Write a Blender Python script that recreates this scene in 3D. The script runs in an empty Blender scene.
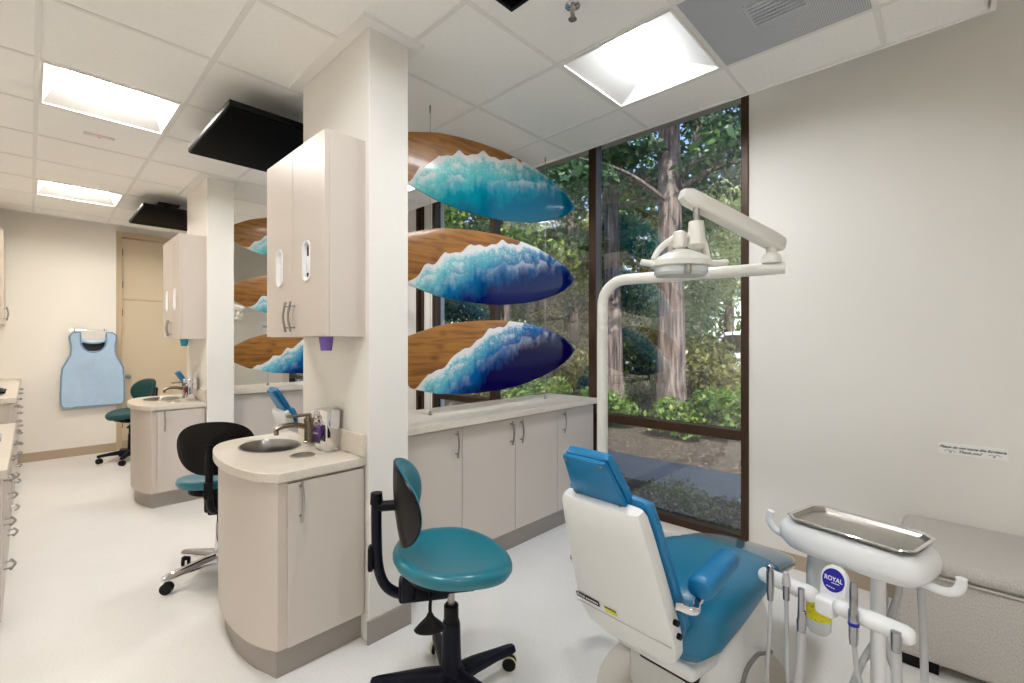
import bpy, bmesh, math, random
import numpy as np
from mathutils import Vector, Matrix
random.seed(7)
C = bpy.context.scene.collection
PI = math.pi
H = 2.745          # suspended ceiling
XW = 3.12          # window wall
PITCH = 2.70       # spacing of the treatment bays

# ------------------------------------------------------------------ colours and materials
def lin(c):
    c = c / 255.0
    return c / 12.92 if c <= 0.04045 else ((c + 0.055) / 1.055) ** 2.4
def rgb(r, g, b): return (lin(r), lin(g), lin(b), 1.0)
M = {}
def mat(name, col, rough=0.5, metal=0.0, coat=0.0, spec=0.5, bump=0.0, bscale=200.0, vary=0.0, vscale=8.0,
        speck=None, trans=0.0, alpha=1.0, emit=None, estr=0.0):
    m = bpy.data.materials.new(name); m.use_nodes = True
    nt = m.node_tree; p = nt.nodes['Principled BSDF']
    p.inputs['Base Color'].default_value = col
    p.inputs['Roughness'].default_value = rough
    p.inputs['Metallic'].default_value = metal
    p.inputs['Coat Weight'].default_value = coat
    p.inputs['Coat Roughness'].default_value = 0.08
    p.inputs['Specular IOR Level'].default_value = spec
    p.inputs['Transmission Weight'].default_value = trans
    p.inputs['Alpha'].default_value = alpha
    if emit:
        p.inputs['Emission Color'].default_value = emit
        p.inputs['Emission Strength'].default_value = estr
    tc = nt.nodes.new('ShaderNodeTexCoord')
    last = None
    if vary or speck:
        n = nt.nodes.new('ShaderNodeTexNoise'); n.inputs['Scale'].default_value = vscale; n.inputs['Detail'].default_value = 4
        nt.links.new(tc.outputs['Object'], n.inputs['Vector'])
        r = nt.nodes.new('ShaderNodeValToRGB')
        k = vary
        r.color_ramp.elements[0].position = 0.3; r.color_ramp.elements[1].position = 0.7
        r.color_ramp.elements[0].color = tuple(max(0, x * (1 - k)) for x in col[:3]) + (1,)
        r.color_ramp.elements[1].color = tuple(min(1, x * (1 + k)) for x in col[:3]) + (1,)
        nt.links.new(n.outputs['Fac'], r.inputs['Fac']); last = r.outputs['Color']
        if speck:
            n2 = nt.nodes.new('ShaderNodeTexNoise'); n2.inputs['Scale'].default_value = speck[1]; n2.inputs['Detail'].default_value = 2
            nt.links.new(tc.outputs['Object'], n2.inputs['Vector'])
            r2 = nt.nodes.new('ShaderNodeValToRGB'); r2.color_ramp.elements[0].position = speck[2]; r2.color_ramp.elements[1].position = speck[2] + 0.08
            nt.links.new(n2.outputs['Fac'], r2.inputs['Fac'])
            mx = nt.nodes.new('ShaderNodeMixRGB'); mx.inputs['Color2'].default_value = speck[0]
            nt.links.new(r2.outputs['Color'], mx.inputs['Fac']); nt.links.new(last, mx.inputs['Color1']); last = mx.outputs['Color']
        nt.links.new(last, p.inputs['Base Color'])
    if bump:
        b = nt.nodes.new('ShaderNodeTexNoise'); b.inputs['Scale'].default_value = bscale; b.inputs['Detail'].default_value = 3
        nt.links.new(tc.outputs['Object'], b.inputs['Vector'])
        bn = nt.nodes.new('ShaderNodeBump'); bn.inputs['Strength'].default_value = bump; bn.inputs['Distance'].default_value = 0.01
        nt.links.new(b.outputs['Fac'], bn.inputs['Height']); nt.links.new(bn.outputs['Normal'], p.inputs['Normal'])
    M[name] = m
    return m
mat('wall_paint', rgb(233, 229, 222), 0.6, bump=0.05, bscale=300)
mat('far_paint', rgb(240, 235, 226), 0.6, bump=0.05, bscale=300)
mat('ceiling_tile', rgb(243, 241, 238), 0.9, bump=0.15, bscale=400, vary=0.02, vscale=60)
mat('tbar', rgb(229, 227, 224), 0.5)
mat('trim_white', rgb(236, 234, 231), 0.5)
mat('slab', rgb(205, 200, 190), 0.9)
mat('floor_vinyl', rgb(232, 229, 225), 0.33, vary=0.02, vscale=3, speck=(rgb(218, 214, 207), 130, 0.60), bump=0.03, bscale=60)
mat('laminate', rgb(203, 192, 182), 0.42, bump=0.02, bscale=400)
mat('laminate_edge', rgb(198, 188, 175), 0.45)
mat('quartz', rgb(213, 203, 189), 0.28, vary=0.03, vscale=20, speck=(rgb(202, 190, 175), 110, 0.58))
mat('toe_vinyl', rgb(158, 150, 142), 0.5)
mat('base_vinyl', rgb(178, 160, 138), 0.5)
mat('steel', rgb(160, 157, 152), 0.28, metal=1.0)
mat('nickel', rgb(150, 138, 122), 0.24, metal=1.0)
mat('tool_metal', rgb(168, 168, 172), 0.2, metal=1.0)
mat('chrome', rgb(225, 225, 228), 0.08, metal=1.0)
mat('brushed', rgb(176, 172, 165), 0.36, metal=1.0, vary=0.06, vscale=25)
mat('black_plastic', rgb(9, 9, 11), 0.45, spec=0.2)
mat('black_gloss', rgb(12, 9, 8), 0.34, spec=0.22)
mat('navy_metal', rgb(7, 9, 26), 0.42, spec=0.22)
mat('screen', rgb(2, 2, 3), 0.6, spec=0.03)
mat('rubber', rgb(16, 16, 16), 0.6, spec=0.3)
mat('tread', rgb(205, 196, 150), 0.5)
mat('teal_vinyl', rgb(6, 108, 124), 0.34, coat=0.25, bump=0.03, bscale=350, vary=0.05, vscale=5)
mat('dark_teal', rgb(2, 66, 66), 0.4, bump=0.03, bscale=350)
mat('blue_vinyl', rgb(0, 112, 164), 0.38, coat=0.05, bump=0.03, bscale=350, vary=0.04, vscale=5)
mat('seat_vinyl', rgb(10, 110, 146), 0.36, coat=0.1, bump=0.03, bscale=350, vary=0.05, vscale=4)
mat('chair_white', rgb(224, 224, 222), 0.35)
mat('plate_beige', rgb(206, 198, 186), 0.45)
mat('unit_white', rgb(232, 233, 234), 0.28, coat=0.2)
mat('lamp_white', rgb(226, 224, 216), 0.35)
mat('hose_grey', rgb(186, 186, 188), 0.45)
mat('cable_grey', rgb(120, 116, 112), 0.5)
mat('bottle', rgb(226, 230, 232), 0.25, trans=0.25)
mat('yellow', rgb(222, 212, 20), 0.5, speck=(rgb(150, 150, 10), 220, 0.55), vary=0.02)
mat('label_black', rgb(18, 18, 26), 0.5)
mat('label_white', rgb(240, 240, 236), 0.5)
mat('logo_blue', rgb(14, 12, 150), 0.35)
mat('ink', rgb(40, 40, 42), 0.7)
mat('bronze', rgb(64, 44, 28), 0.4, metal=0.35, vary=0.15, vscale=3)
mat('door_paint', rgb(206, 190, 164), 0.5)
mat('door_frame', rgb(192, 172, 142), 0.5)
mat('apron_blue', rgb(176, 202, 228), 0.55, bump=0.25, bscale=25, vary=0.04, vscale=12)
mat('apron_edge', rgb(120, 150, 182), 0.6)
mat('apron_dark', rgb(30, 34, 44), 0.7)
mat('cup_purple', rgb(122, 92, 178), 0.5)
mat('cup_teal', rgb(36, 150, 176), 0.5)
mat('soap_purple', rgb(60, 24, 92), 0.15, coat=0.5, vary=0.5, vscale=30)
mat('soap_red', rgb(120, 40, 36), 0.2, coat=0.5)
mat('glove_white', rgb(240, 240, 240), 0.4)
mat('diffuser', rgb(255, 255, 255), 0.6, emit=(0.95, 0.975, 1.0, 1), estr=32.0)
mat('diffuser_warm', rgb(255, 255, 255), 0.6, emit=(1.0, 0.945, 0.87, 1), estr=43.0)
mat('troffer', rgb(205, 204, 202), 0.6)
mat('red_dot', rgb(220, 40, 40), 0.4, emit=(1, 0.1, 0.1, 1), estr=0.6)
mat('paper', rgb(222, 220, 216), 0.7)
mat('magazine', rgb(150, 150, 156), 0.4, vary=0.3, vscale=30)
mat('concrete', rgb(124, 123, 124), 0.9, bump=0.2, bscale=80, vary=0.12, vscale=6)
mat('soil', rgb(58, 49, 40), 0.95, bump=0.6, bscale=30, vary=0.3, vscale=7, speck=(rgb(150, 128, 100), 28, 0.60))
mat('fence_dark', rgb(40, 42, 44), 0.6)
mat('white_car', rgb(230, 232, 236), 0.3)

def fabric():
    m = mat('sofa_fabric', rgb(196, 188, 178), 0.85)
    nt = m.node_tree; p = nt.nodes['Principled BSDF']
    tc = nt.nodes.new('ShaderNodeTexCoord'); mp = nt.nodes.new('ShaderNodeMapping')
    mp.inputs['Scale'].default_value = (420, 420, 120)
    n = nt.nodes.new('ShaderNodeTexNoise'); n.inputs['Scale'].default_value = 1.0; n.inputs['Detail'].default_value = 3
    r = nt.nodes.new('ShaderNodeValToRGB')
    r.color_ramp.elements[0].position = 0.3; r.color_ramp.elements[0].color = rgb(170, 164, 157)
    r.color_ramp.elements[1].position = 0.7; r.color_ramp.elements[1].color = rgb(205, 200, 193)
    nt.links.new(tc.outputs['Object'], mp.inputs['Vector']); nt.links.new(mp.outputs['Vector'], n.inputs['Vector'])
    nt.links.new(n.outputs['Fac'], r.inputs['Fac']); nt.links.new(r.outputs['Color'], p.inputs['Base Color'])
    b = nt.nodes.new('ShaderNodeBump'); b.inputs['Strength'].default_value = 0.3; b.inputs['Distance'].default_value = 0.003
    nt.links.new(n.outputs['Fac'], b.inputs['Height']); nt.links.new(b.outputs['Normal'], p.inputs['Normal'])
fabric()

def perforated():
    m = mat('perforated', rgb(176, 180, 188), 0.5)
    nt = m.node_tree; p = nt.nodes['Principled BSDF']
    tc = nt.nodes.new('ShaderNodeTexCoord')
    v = nt.nodes.new('ShaderNodeTexVoronoi'); v.inputs['Scale'].default_value = 130; v.inputs['Randomness'].default_value = 0.0
    r = nt.nodes.new('ShaderNodeValToRGB')
    r.color_ramp.elements[0].position = 0.30; r.color_ramp.elements[0].color = rgb(146, 150, 157)
    r.color_ramp.elements[1].position = 0.42; r.color_ramp.elements[1].color = rgb(190, 193, 199)
    nt.links.new(tc.outputs['Object'], v.inputs['Vector']); nt.links.new(v.outputs['Distance'], r.inputs['Fac'])
    nt.links.new(r.outputs['Color'], p.inputs['Base Color'])
perforated()

def schlick(nt, r0, normal=None):
    ge = nt.nodes.new('ShaderNodeNewGeometry'); d = nt.nodes.new('ShaderNodeVectorMath'); d.operation = 'DOT_PRODUCT'
    nt.links.new(ge.outputs['Incoming'], d.inputs[0]); nt.links.new(normal or ge.outputs['Normal'], d.inputs[1])
    def mt(op, a, b=0.0):
        x = nt.nodes.new('ShaderNodeMath'); x.operation = op
        for i, q in enumerate((a, b)):
            if isinstance(q, (int, float)): x.inputs[i].default_value = q
            else: nt.links.new(q, x.inputs[i])
        return x.outputs[0]
    c = mt('SUBTRACT', 1.0, mt('ABSOLUTE', d.outputs['Value']))
    return mt('ADD', mt('MULTIPLY', mt('POWER', c, 5.0), 1 - r0), r0)
def glass():
    m = bpy.data.materials.new('window_glass'); m.use_nodes = True; nt = m.node_tree; nt.nodes.clear()
    out = nt.nodes.new('ShaderNodeOutputMaterial'); mix = nt.nodes.new('ShaderNodeMixShader')
    t = nt.nodes.new('ShaderNodeBsdfTransparent'); t.inputs['Color'].default_value = (0.80, 0.82, 0.83, 1)
    g = nt.nodes.new('ShaderNodeBsdfGlossy'); g.inputs['Roughness'].default_value = 0.0
    nt.links.new(schlick(nt, 0.11), mix.inputs['Fac']); nt.links.new(t.outputs['BSDF'], mix.inputs[1]); nt.links.new(g.outputs['BSDF'], mix.inputs[2])
    nt.links.new(mix.outputs['Shader'], out.inputs['Surface']); M['window_glass'] = m
    m = bpy.data.materials.new('clear_plastic'); m.use_nodes = True; nt = m.node_tree; nt.nodes.clear()
    out = nt.nodes.new('ShaderNodeOutputMaterial'); mix = nt.nodes.new('ShaderNodeMixShader')
    t = nt.nodes.new('ShaderNodeBsdfTransparent'); t.inputs['Color'].default_value = (0.93, 0.94, 0.94, 1)
    g = nt.nodes.new('ShaderNodeBsdfGlossy'); g.inputs['Roughness'].default_value = 0.06
    tc = nt.nodes.new('ShaderNodeTexCoord'); n = nt.nodes.new('ShaderNodeTexNoise'); n.inputs['Scale'].default_value = 14
    b = nt.nodes.new('ShaderNodeBump'); b.inputs['Strength'].default_value = 0.15; b.inputs['Distance'].default_value = 0.02
    nt.links.new(tc.outputs['Object'], n.inputs['Vector']); nt.links.new(n.outputs['Fac'], b.inputs['Height'])
    nt.links.new(b.outputs['Normal'], g.inputs['Normal'])
    nt.links.new(schlick(nt, 0.10), mix.inputs['Fac']); nt.links.new(t.outputs['BSDF'], mix.inputs[1]); nt.links.new(g.outputs['BSDF'], mix.inputs[2])
    nt.links.new(mix.outputs['Shader'], out.inputs['Surface']); M['clear_plastic'] = m
glass()

def ramp(nt, stops):
    r = nt.nodes.new('ShaderNodeValToRGB'); e = r.color_ramp.elements
    while len(e) < len(stops): e.new(0.5)
    for k, (pos, col) in enumerate(stops): e[k].position = pos; e[k].color = col
    return r
def wood():
    m = mat('board_wood', rgb(150, 88, 34), 0.4, coat=0.15)
    nt = m.node_tree; p = nt.nodes['Principled BSDF']
    tc = nt.nodes.new('ShaderNodeTexCoord'); mp = nt.nodes.new('ShaderNodeMapping'); mp.inputs['Scale'].default_value = (1.6, 3, 16)
    n = nt.nodes.new('ShaderNodeTexNoise'); n.inputs['Scale'].default_value = 1.6; n.inputs['Detail'].default_value = 7; n.inputs['Distortion'].default_value = 1.1
    r = ramp(nt, [(0.28, rgb(106, 60, 14)), (0.45, rgb(146, 92, 26)), (0.58, rgb(166, 112, 40)), (0.78, rgb(120, 72, 18))])
    nt.links.new(tc.outputs['Object'], mp.inputs['Vector']); nt.links.new(mp.outputs['Vector'], n.inputs['Vector']); nt.links.new(n.outputs['Fac'], r.inputs['Fac'])
    v = nt.nodes.new('ShaderNodeTexVoronoi'); v.inputs['Scale'].default_value = 3.4
    mp2 = nt.nodes.new('ShaderNodeMapping'); mp2.inputs['Scale'].default_value = (1, 0.2, 1.8)
    nt.links.new(tc.outputs['Object'], mp2.inputs['Vector']); nt.links.new(mp2.outputs['Vector'], v.inputs['Vector'])
    k = ramp(nt, [(0.05, (1, 1, 1, 1)), (0.17, (0, 0, 0, 1))]); nt.links.new(v.outputs['Distance'], k.inputs['Fac'])
    mx = nt.nodes.new('ShaderNodeMixRGB'); mx.inputs['Color2'].default_value = rgb(70, 32, 8)
    mm = nt.nodes.new('ShaderNodeMath'); mm.operation = 'MULTIPLY'; mm.inputs[1].default_value = 0.75
    nt.links.new(k.outputs['Color'], mm.inputs[0]); nt.links.new(mm.outputs[0], mx.inputs['Fac'])
    nt.links.new(r.outputs['Color'], mx.inputs['Color1']); nt.links.new(mx.outputs['Color'], p.inputs['Base Color'])
wood()
def resin(name, pale, mid, deep, shift=0.0):
    m = mat(name, mid, 0.10, spec=0.18)
    nt = m.node_tree; p = nt.nodes['Principled BSDF']; L = nt.links.new
    def node(t, **k):
        n = nt.nodes.new(t)
        for a, b in k.items(): setattr(n, a, b)
        return n
    tc = node('ShaderNodeTexCoord')
    at = node('ShaderNodeAttribute', attribute_name='wave'); ax = node('ShaderNodeAttribute', attribute_name='along')
    n1 = node('ShaderNodeTexNoise'); n1.inputs['Scale'].default_value = 6.5; n1.inputs['Detail'].default_value = 7; n1.inputs['Roughness'].default_value = 0.62; L(tc.outputs['Object'], n1.inputs['Vector'])
    mp = node('ShaderNodeMapping'); mp.inputs['Scale'].default_value = (40, 40, 14); mp.inputs['Rotation'].default_value = (0, -0.6, 0); L(tc.outputs['Object'], mp.inputs['Vector'])
    n2 = node('ShaderNodeTexNoise'); n2.inputs['Scale'].default_value = 1.0; n2.inputs['Detail'].default_value = 5; L(mp.outputs['Vector'], n2.inputs['Vector'])
    def math_(op, a, b):
        x = node('ShaderNodeMath', operation=op)
        for i, q in enumerate((a, b)):
            if isinstance(q, (int, float)): x.inputs[i].default_value = q
            else: L(q, x.inputs[i])
        return x.outputs[0]
    # depth into the water: away from the foam line and towards the nose
    d = math_('ADD', math_('MULTIPLY', at.outputs['Fac'], 1.65), math_('MULTIPLY', math_('SUBTRACT', n1.outputs['Fac'], 0.5), 0.42))
    d = math_('ADD', d, math_('MULTIPLY', math_('SUBTRACT', n2.outputs['Fac'], 0.5), 0.16))
    d = math_('ADD', d, math_('MULTIPLY', ax.outputs['Fac'], 0.36 + shift))
    base = ramp(nt, [(0.14, pale), (0.34, tuple(0.45 * a + 0.55 * b for a, b in zip(pale, mid))), (0.50, mid), (0.74, deep)])
    L(d, base.inputs['Fac'])
    # rolling crests: foam lines that follow the shore at growing distance
    w = math_('ADD', at.outputs['Fac'], math_('MULTIPLY', math_('SUBTRACT', n1.outputs['Fac'], 0.5), 0.13))
    w = math_('ADD', w, math_('MULTIPLY', math_('SUBTRACT', n2.outputs['Fac'], 0.5), 0.03))
    sc_ = math_('ABSOLUTE', math_('SINE', math_('ADD', math_('MULTIPLY', ax.outputs['Fac'], 27.0), math_('MULTIPLY', n1.outputs['Fac'], 9.0)), 0.0), 0.0)
    w = math_('SUBTRACT', w, math_('MULTIPLY', math_('MULTIPLY', sc_, math_('MINIMUM', math_('MULTIPLY', at.outputs['Fac'], 12.0), 1.0)), 0.030))
    def g_(v): return (v, v, v, 1)
    def g_(v): return (v, v, v, 1)
    foam = ramp(nt, [(0.0, g_(1)), (0.018, g_(0.95)), (0.044, g_(0.20)), (0.058, g_(0.10)), (0.064, g_(0.85)), (0.10, g_(0.22)), (0.128, g_(0.05)), (0.134, g_(0.55)),
                     (0.185, g_(0.12)), (0.23, g_(0.0))])
    L(w, foam.inputs['Fac'])
    n3 = node('ShaderNodeTexNoise'); n3.inputs['Scale'].default_value = 7.0; n3.inputs['Detail'].default_value = 3; L(tc.outputs['Object'], n3.inputs['Vector'])
    msk = ramp(nt, [(0.44, (0.0, 0.0, 0.0, 1)), (0.62, (1, 1, 1, 1))]); L(n3.outputs['Fac'], msk.inputs['Fac'])
    edge = ramp(nt, [(0.02, (1, 1, 1, 1)), (0.07, (0, 0, 0, 1))]); L(w, edge.inputs['Fac'])
    n4 = node('ShaderNodeTexNoise'); n4.inputs['Scale'].default_value = 75.0; n4.inputs['Detail'].default_value = 4; L(tc.outputs['Object'], n4.inputs['Vector'])
    sp = math_('MAXIMUM', math_('SUBTRACT', math_('MULTIPLY', n4.outputs['Fac'], 2.6), math_('ADD', math_('MULTIPLY', at.outputs['Fac'], 3.2), 1.12)), 0.0)
    sp = math_('MINIMUM', sp, 0.55)
    fo = math_('MULTIPLY', foam.outputs['Color'], math_('MAXIMUM', msk.outputs['Color'], edge.outputs['Color']))
    fo = math_('MINIMUM', math_('ADD', fo, sp), 1.0)
    mx = node('ShaderNodeMixRGB'); mx.inputs['Color2'].default_value = rgb(226, 224, 222)
    L(fo, mx.inputs['Fac']); L(base.outputs['Color'], mx.inputs['Color1']); L(mx.outputs['Color'], p.inputs['Base Color'])
resin('resin_turquoise', rgb(132, 212, 208), rgb(0, 134, 150), rgb(0, 92, 120))
resin('resin_blue', rgb(128, 210, 212), rgb(0, 98, 146), rgb(0, 16, 84), 0.08)
resin('resin_navy', rgb(112, 208, 214), rgb(0, 88, 154), rgb(4, 0, 66), 0.14)

def bark():
    m = mat('bark', rgb(96, 78, 66), 0.95)
    nt = m.node_tree; p = nt.nodes['Principled BSDF']
    tc = nt.nodes.new('ShaderNodeTexCoord'); mp = nt.nodes.new('ShaderNodeMapping'); mp.inputs['Scale'].default_value = (16, 16, 1.3)
    n = nt.nodes.new('ShaderNodeTexNoise'); n.inputs['Scale'].default_value = 1.4; n.inputs['Detail'].default_value = 6
    r = ramp(nt, [(0.3, rgb(42, 36, 34)), (0.5, rgb(104, 90, 84)), (0.72, rgb(150, 134, 124))])
    nt.links.new(tc.outputs['Object'], mp.inputs['Vector']); nt.links.new(mp.outputs['Vector'], n.inputs['Vector'])
    nt.links.new(n.outputs['Fac'], r.inputs['Fac']); nt.links.new(r.outputs['Color'], p.inputs['Base Color'])
    b = nt.nodes.new('ShaderNodeBump'); b.inputs['Strength'].default_value = 0.8; b.inputs['Distance'].default_value = 0.04
    nt.links.new(n.outputs['Fac'], b.inputs['Height']); nt.links.new(b.outputs['Normal'], p.inputs['Normal'])
bark()
def leafmat(name, stops):
    m = bpy.data.materials.new(name); m.use_nodes = True; nt = m.node_tree; p = nt.nodes['Principled BSDF']
    at = nt.nodes.new('ShaderNodeAttribute'); at.attribute_name = 'tint'
    r = ramp(nt, stops); nt.links.new(at.outputs['Fac'], r.inputs['Fac']); nt.links.new(r.outputs['Color'], p.inputs['Base Color'])
    p.inputs['Roughness'].default_value = 0.45
    t = nt.nodes.new('ShaderNodeBsdfTranslucent'); nt.links.new(r.outputs['Color'], t.inputs['Color'])
    mx = nt.nodes.new('ShaderNodeMixShader'); mx.inputs['Fac'].default_value = 0.45
    nt.links.new(p.outputs['BSDF'], mx.inputs[1]); nt.links.new(t.outputs['BSDF'], mx.inputs[2])
    nt.links.new(mx.outputs['Shader'], nt.nodes['Material Output'].inputs['Surface']); M[name] = m
leafmat('needles', [(0.0, rgb(30, 52, 36)), (0.5, rgb(56, 88, 58)), (1.0, rgb(98, 128, 72))])
leafmat('leaf_green', [(0.0, rgb(40, 66, 26)), (0.5, rgb(86, 122, 44)), (1.0, rgb(160, 178, 84))])
leafmat('leaf_olive', [(0.0, rgb(70, 78, 34)), (0.5, rgb(122, 124, 56)), (1.0, rgb(182, 176, 98))])
leafmat('leaf_backlit', [(0.0, rgb(120, 136, 92)), (0.5, rgb(176, 184, 130)), (1.0, rgb(226, 226, 190))])  # brightness of backlit foliage put into the leaf colour
leafmat('leaf_bed', [(0.0, rgb(66, 68, 44)), (0.5, rgb(108, 116, 70)), (1.0, rgb(176, 176, 124))])

# ------------------------------------------------------------------ mesh helpers
def cr(pts, n=8):
    P = [Vector(p) for p in pts]; P = [2 * P[0] - P[1]] + P + [2 * P[-1] - P[-2]]; out = []
    for i in range(1, len(P) - 2):
        a, b, c, d = P[i - 1:i + 3]
        for k in range(n):
            t = k / n
            out.append(0.5 * ((2 * b) + (c - a) * t + (2 * a - 5 * b + 4 * c - d) * t * t + (3 * b - a - 3 * c + d) * t ** 3))
    out.append(P[-2]); return out
class MB:
    def __init__(self): self.bm = bmesh.new()
    def face(self, vs):
        try: self.bm.faces.new(vs)
        except ValueError: pass
    def box(self, x0, x1, y0, y1, z0, z1, bev=0.0, seg=2, mx=None):
        return self.rbox(((x0 + x1) / 2, (y0 + y1) / 2, (z0 + z1) / 2), (x1 - x0, y1 - y0, z1 - z0), bev, seg, mx)
    def rbox(self, c, s, bev=0.0, seg=2, mx=None):
        t = bmesh.new(); bmesh.ops.create_cube(t, size=1.0)
        for v in t.verts: v.co = Vector((v.co.x * s[0], v.co.y * s[1], v.co.z * s[2]))
        if bev > 0: bmesh.ops.bevel(t, geom=t.edges[:], offset=min(bev, 0.49 * min(s)), segments=seg, profile=0.5, affect='EDGES')
        T = Matrix.Translation(c)
        if mx is not None: T = mx @ T
        self.merge(t, T); return self
    def merge(self, t, T):
        mp = {}
        for v in t.verts: mp[v] = self.bm.verts.new(T @ v.co)
        for f in t.faces: self.face([mp[v] for v in f.verts])
        t.free()
    def rings(self, R, cap0=True, cap1=True, close=False):
        V = [[self.bm.verts.new(p) for p in r] for r in R]; n = len(V[0])
        for a, b in zip(V, V[1:] + ([V[0]] if close else [])):
            for i in range(n): self.face([a[i], a[(i + 1) % n], b[(i + 1) % n], b[i]])
        if not close:
            if cap0: self.face(V[0][::-1])
            if cap1: self.face(V[-1])
        return self
    def tube(self, pts, r, seg=10, caps=True):
        P = [Vector(p) for p in pts]; n = len(P); R = []
        rr = r if isinstance(r, (list, tuple)) else [r] * n
        up = None
        for i in range(n):
            t = (P[min(i + 1, n - 1)] - P[max(i - 1, 0)]).normalized()
            if up is None:
                up = Vector((0, 0, 1)) if abs(t.z) < 0.9 else Vector((1, 0, 0))
            up = (up - t * up.dot(t)).normalized(); s = t.cross(up)
            R.append([P[i] + (up * math.cos(2 * PI * k / seg) + s * math.sin(2 * PI * k / seg)) * rr[i] for k in range(seg)])
        return self.rings(R, caps, caps)
    def lathe(self, prof, seg=20, mx=None):
        mx = mx or Matrix.Identity(4)
        R = [[mx @ Vector((max(r, 1e-4) * math.cos(2 * PI * k / seg), max(r, 1e-4) * math.sin(2 * PI * k / seg), z)) for k in range(seg)] for r, z in prof]
        return self.rings(R)
    def prism(self, poly, z0, z1, mx=None, holes=None):
        mx = mx or Matrix.Identity(4)
        return self.rings([[mx @ Vector((x, y, z0)) for x, y in poly], [mx @ Vector((x, y, z1)) for x, y in poly]])
    def grid(self, G):
        V = [[self.bm.verts.new(p) for p in r] for r in G]
        for a, b in zip(V, V[1:]):
            for i in range(len(a) - 1): self.face([a[i], a[i + 1], b[i + 1], b[i]])
        return V
    def shell(self, front, back):
        """two grids of the same size joined all round into one closed sheet"""
        A = self.grid(front); B = self.grid([r[::-1] for r in back]); B = [r[::-1] for r in B]
        n, m = len(A), len(A[0])
        loop = [(0, j) for j in range(m)] + [(i, m - 1) for i in range(1, n)] + [(n - 1, j) for j in range(m - 2, -1, -1)] + [(i, 0) for i in range(n - 2, 0, -1)]
        for k in range(len(loop)):
            a, b = loop[k], loop[(k + 1) % len(loop)]
            self.face([A[b[0]][b[1]], A[a[0]][a[1]], B[a[0]][a[1]], B[b[0]][b[1]]])
        return self
    def obj(self, name, m, parent=None, smooth=True, angle=40, bev=0.0, loc=None, attrs=None):
        bmesh.ops.recalc_face_normals(self.bm, faces=self.bm.faces[:])
        me = bpy.data.meshes.new(name); self.bm.to_mesh(me); self.bm.free()
        if smooth:
            me.polygons.foreach_set('use_smooth', [True] * len(me.polygons)); me.set_sharp_from_angle(angle=math.radians(angle))
        me.materials.append(M[m])
        o = bpy.data.objects.new(name, me); C.objects.link(o)
        if parent is not None: o.parent = parent
        if loc is not None: o.location = loc
        if bev:
            b = o.modifiers.new('bevel', 'BEVEL'); b.width = bev; b.segments = 2; b.limit_method = 'ANGLE'; b.angle_limit = math.radians(40)
        return o
def tag(o, label, cat, group=None):
    o['label'] = label; o['category'] = cat
    if group: o['group'] = group
    return o
def thing(name, label, cat, loc=(0, 0, 0), rz=0.0, group=None):
    o = bpy.data.objects.new(name, None); o.empty_display_size = 0.1; C.objects.link(o)
    o.location = loc; o.rotation_euler = (0, 0, rz); return tag(o, label, cat, group)
def struct(o): o['kind'] = 'structure'; return o
def copy_tree(o, parent=None, loc=None, label=None):
    c = o.copy(); C.objects.link(c)
    if parent is not None: c.parent = parent
    if loc is not None: c.location = loc
    if label: c['label'] = label
    for ch in list(o.children): copy_tree(ch, c)
    return c
def bbox(name, m, x0, x1, y0, y1, z0, z1, parent=None, bev=0.0):
    return MB().box(x0, x1, y0, y1, z0, z1).obj(name, m, parent, smooth=False, bev=bev)
def text_mesh(name, body, size, m, parent, mx, shear=0.0, extrude=0.0006, align='CENTER', bold=0.0):
    cu = bpy.data.curves.new(name, 'FONT'); cu.body = body; cu.size = size; cu.shear = shear; cu.extrude = extrude; cu.align_x = align; cu.align_y = 'CENTER'; cu.offset = bold
    t = bpy.data.objects.new(name, cu); C.objects.link(t)
    dg = bpy.context.evaluated_depsgraph_get(); me = bpy.data.meshes.new_from_object(t.evaluated_get(dg))
    bpy.data.objects.remove(t); me.transform(mx); me.materials.clear(); me.materials.append(M[m])
    o = bpy.data.objects.new(name, me); C.objects.link(o); o.parent = parent; return o
def frame_mx(o, xa, ya):
    """matrix that takes local x, y to the given world directions at o"""
    x = Vector(xa).normalized(); y = Vector(ya); y = (y - x * y.dot(x)).normalized(); z = x.cross(y)
    m = Matrix.Identity(4)
    for i in range(3): m[i][0], m[i][1], m[i][2], m[i][3] = x[i], y[i], z[i], o[i]
    return m
def bow_handle(p0, p1, out, parent, name='handle'):
    p0, p1, out = Vector(p0), Vector(p1), Vector(out); d = p1 - p0
    m = MB(); path = cr([p0 + out * 0.8 - d * 0.08, p0 + out * 1.0 + d * 0.12, p0 + d * 0.5 + out * 1.25, p1 + out * 1.0 - d * 0.12, p1 + out * 0.8 + d * 0.08], 5)
    m.tube(path, 0.0055, 8); m.tube([p0 + d * 0.08, p0 + d * 0.08 + out], 0.004, 8); m.tube([p1 - d * 0.08, p1 - d * 0.08 + out], 0.004, 8)
    return m.obj(name, 'steel', parent)

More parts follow.
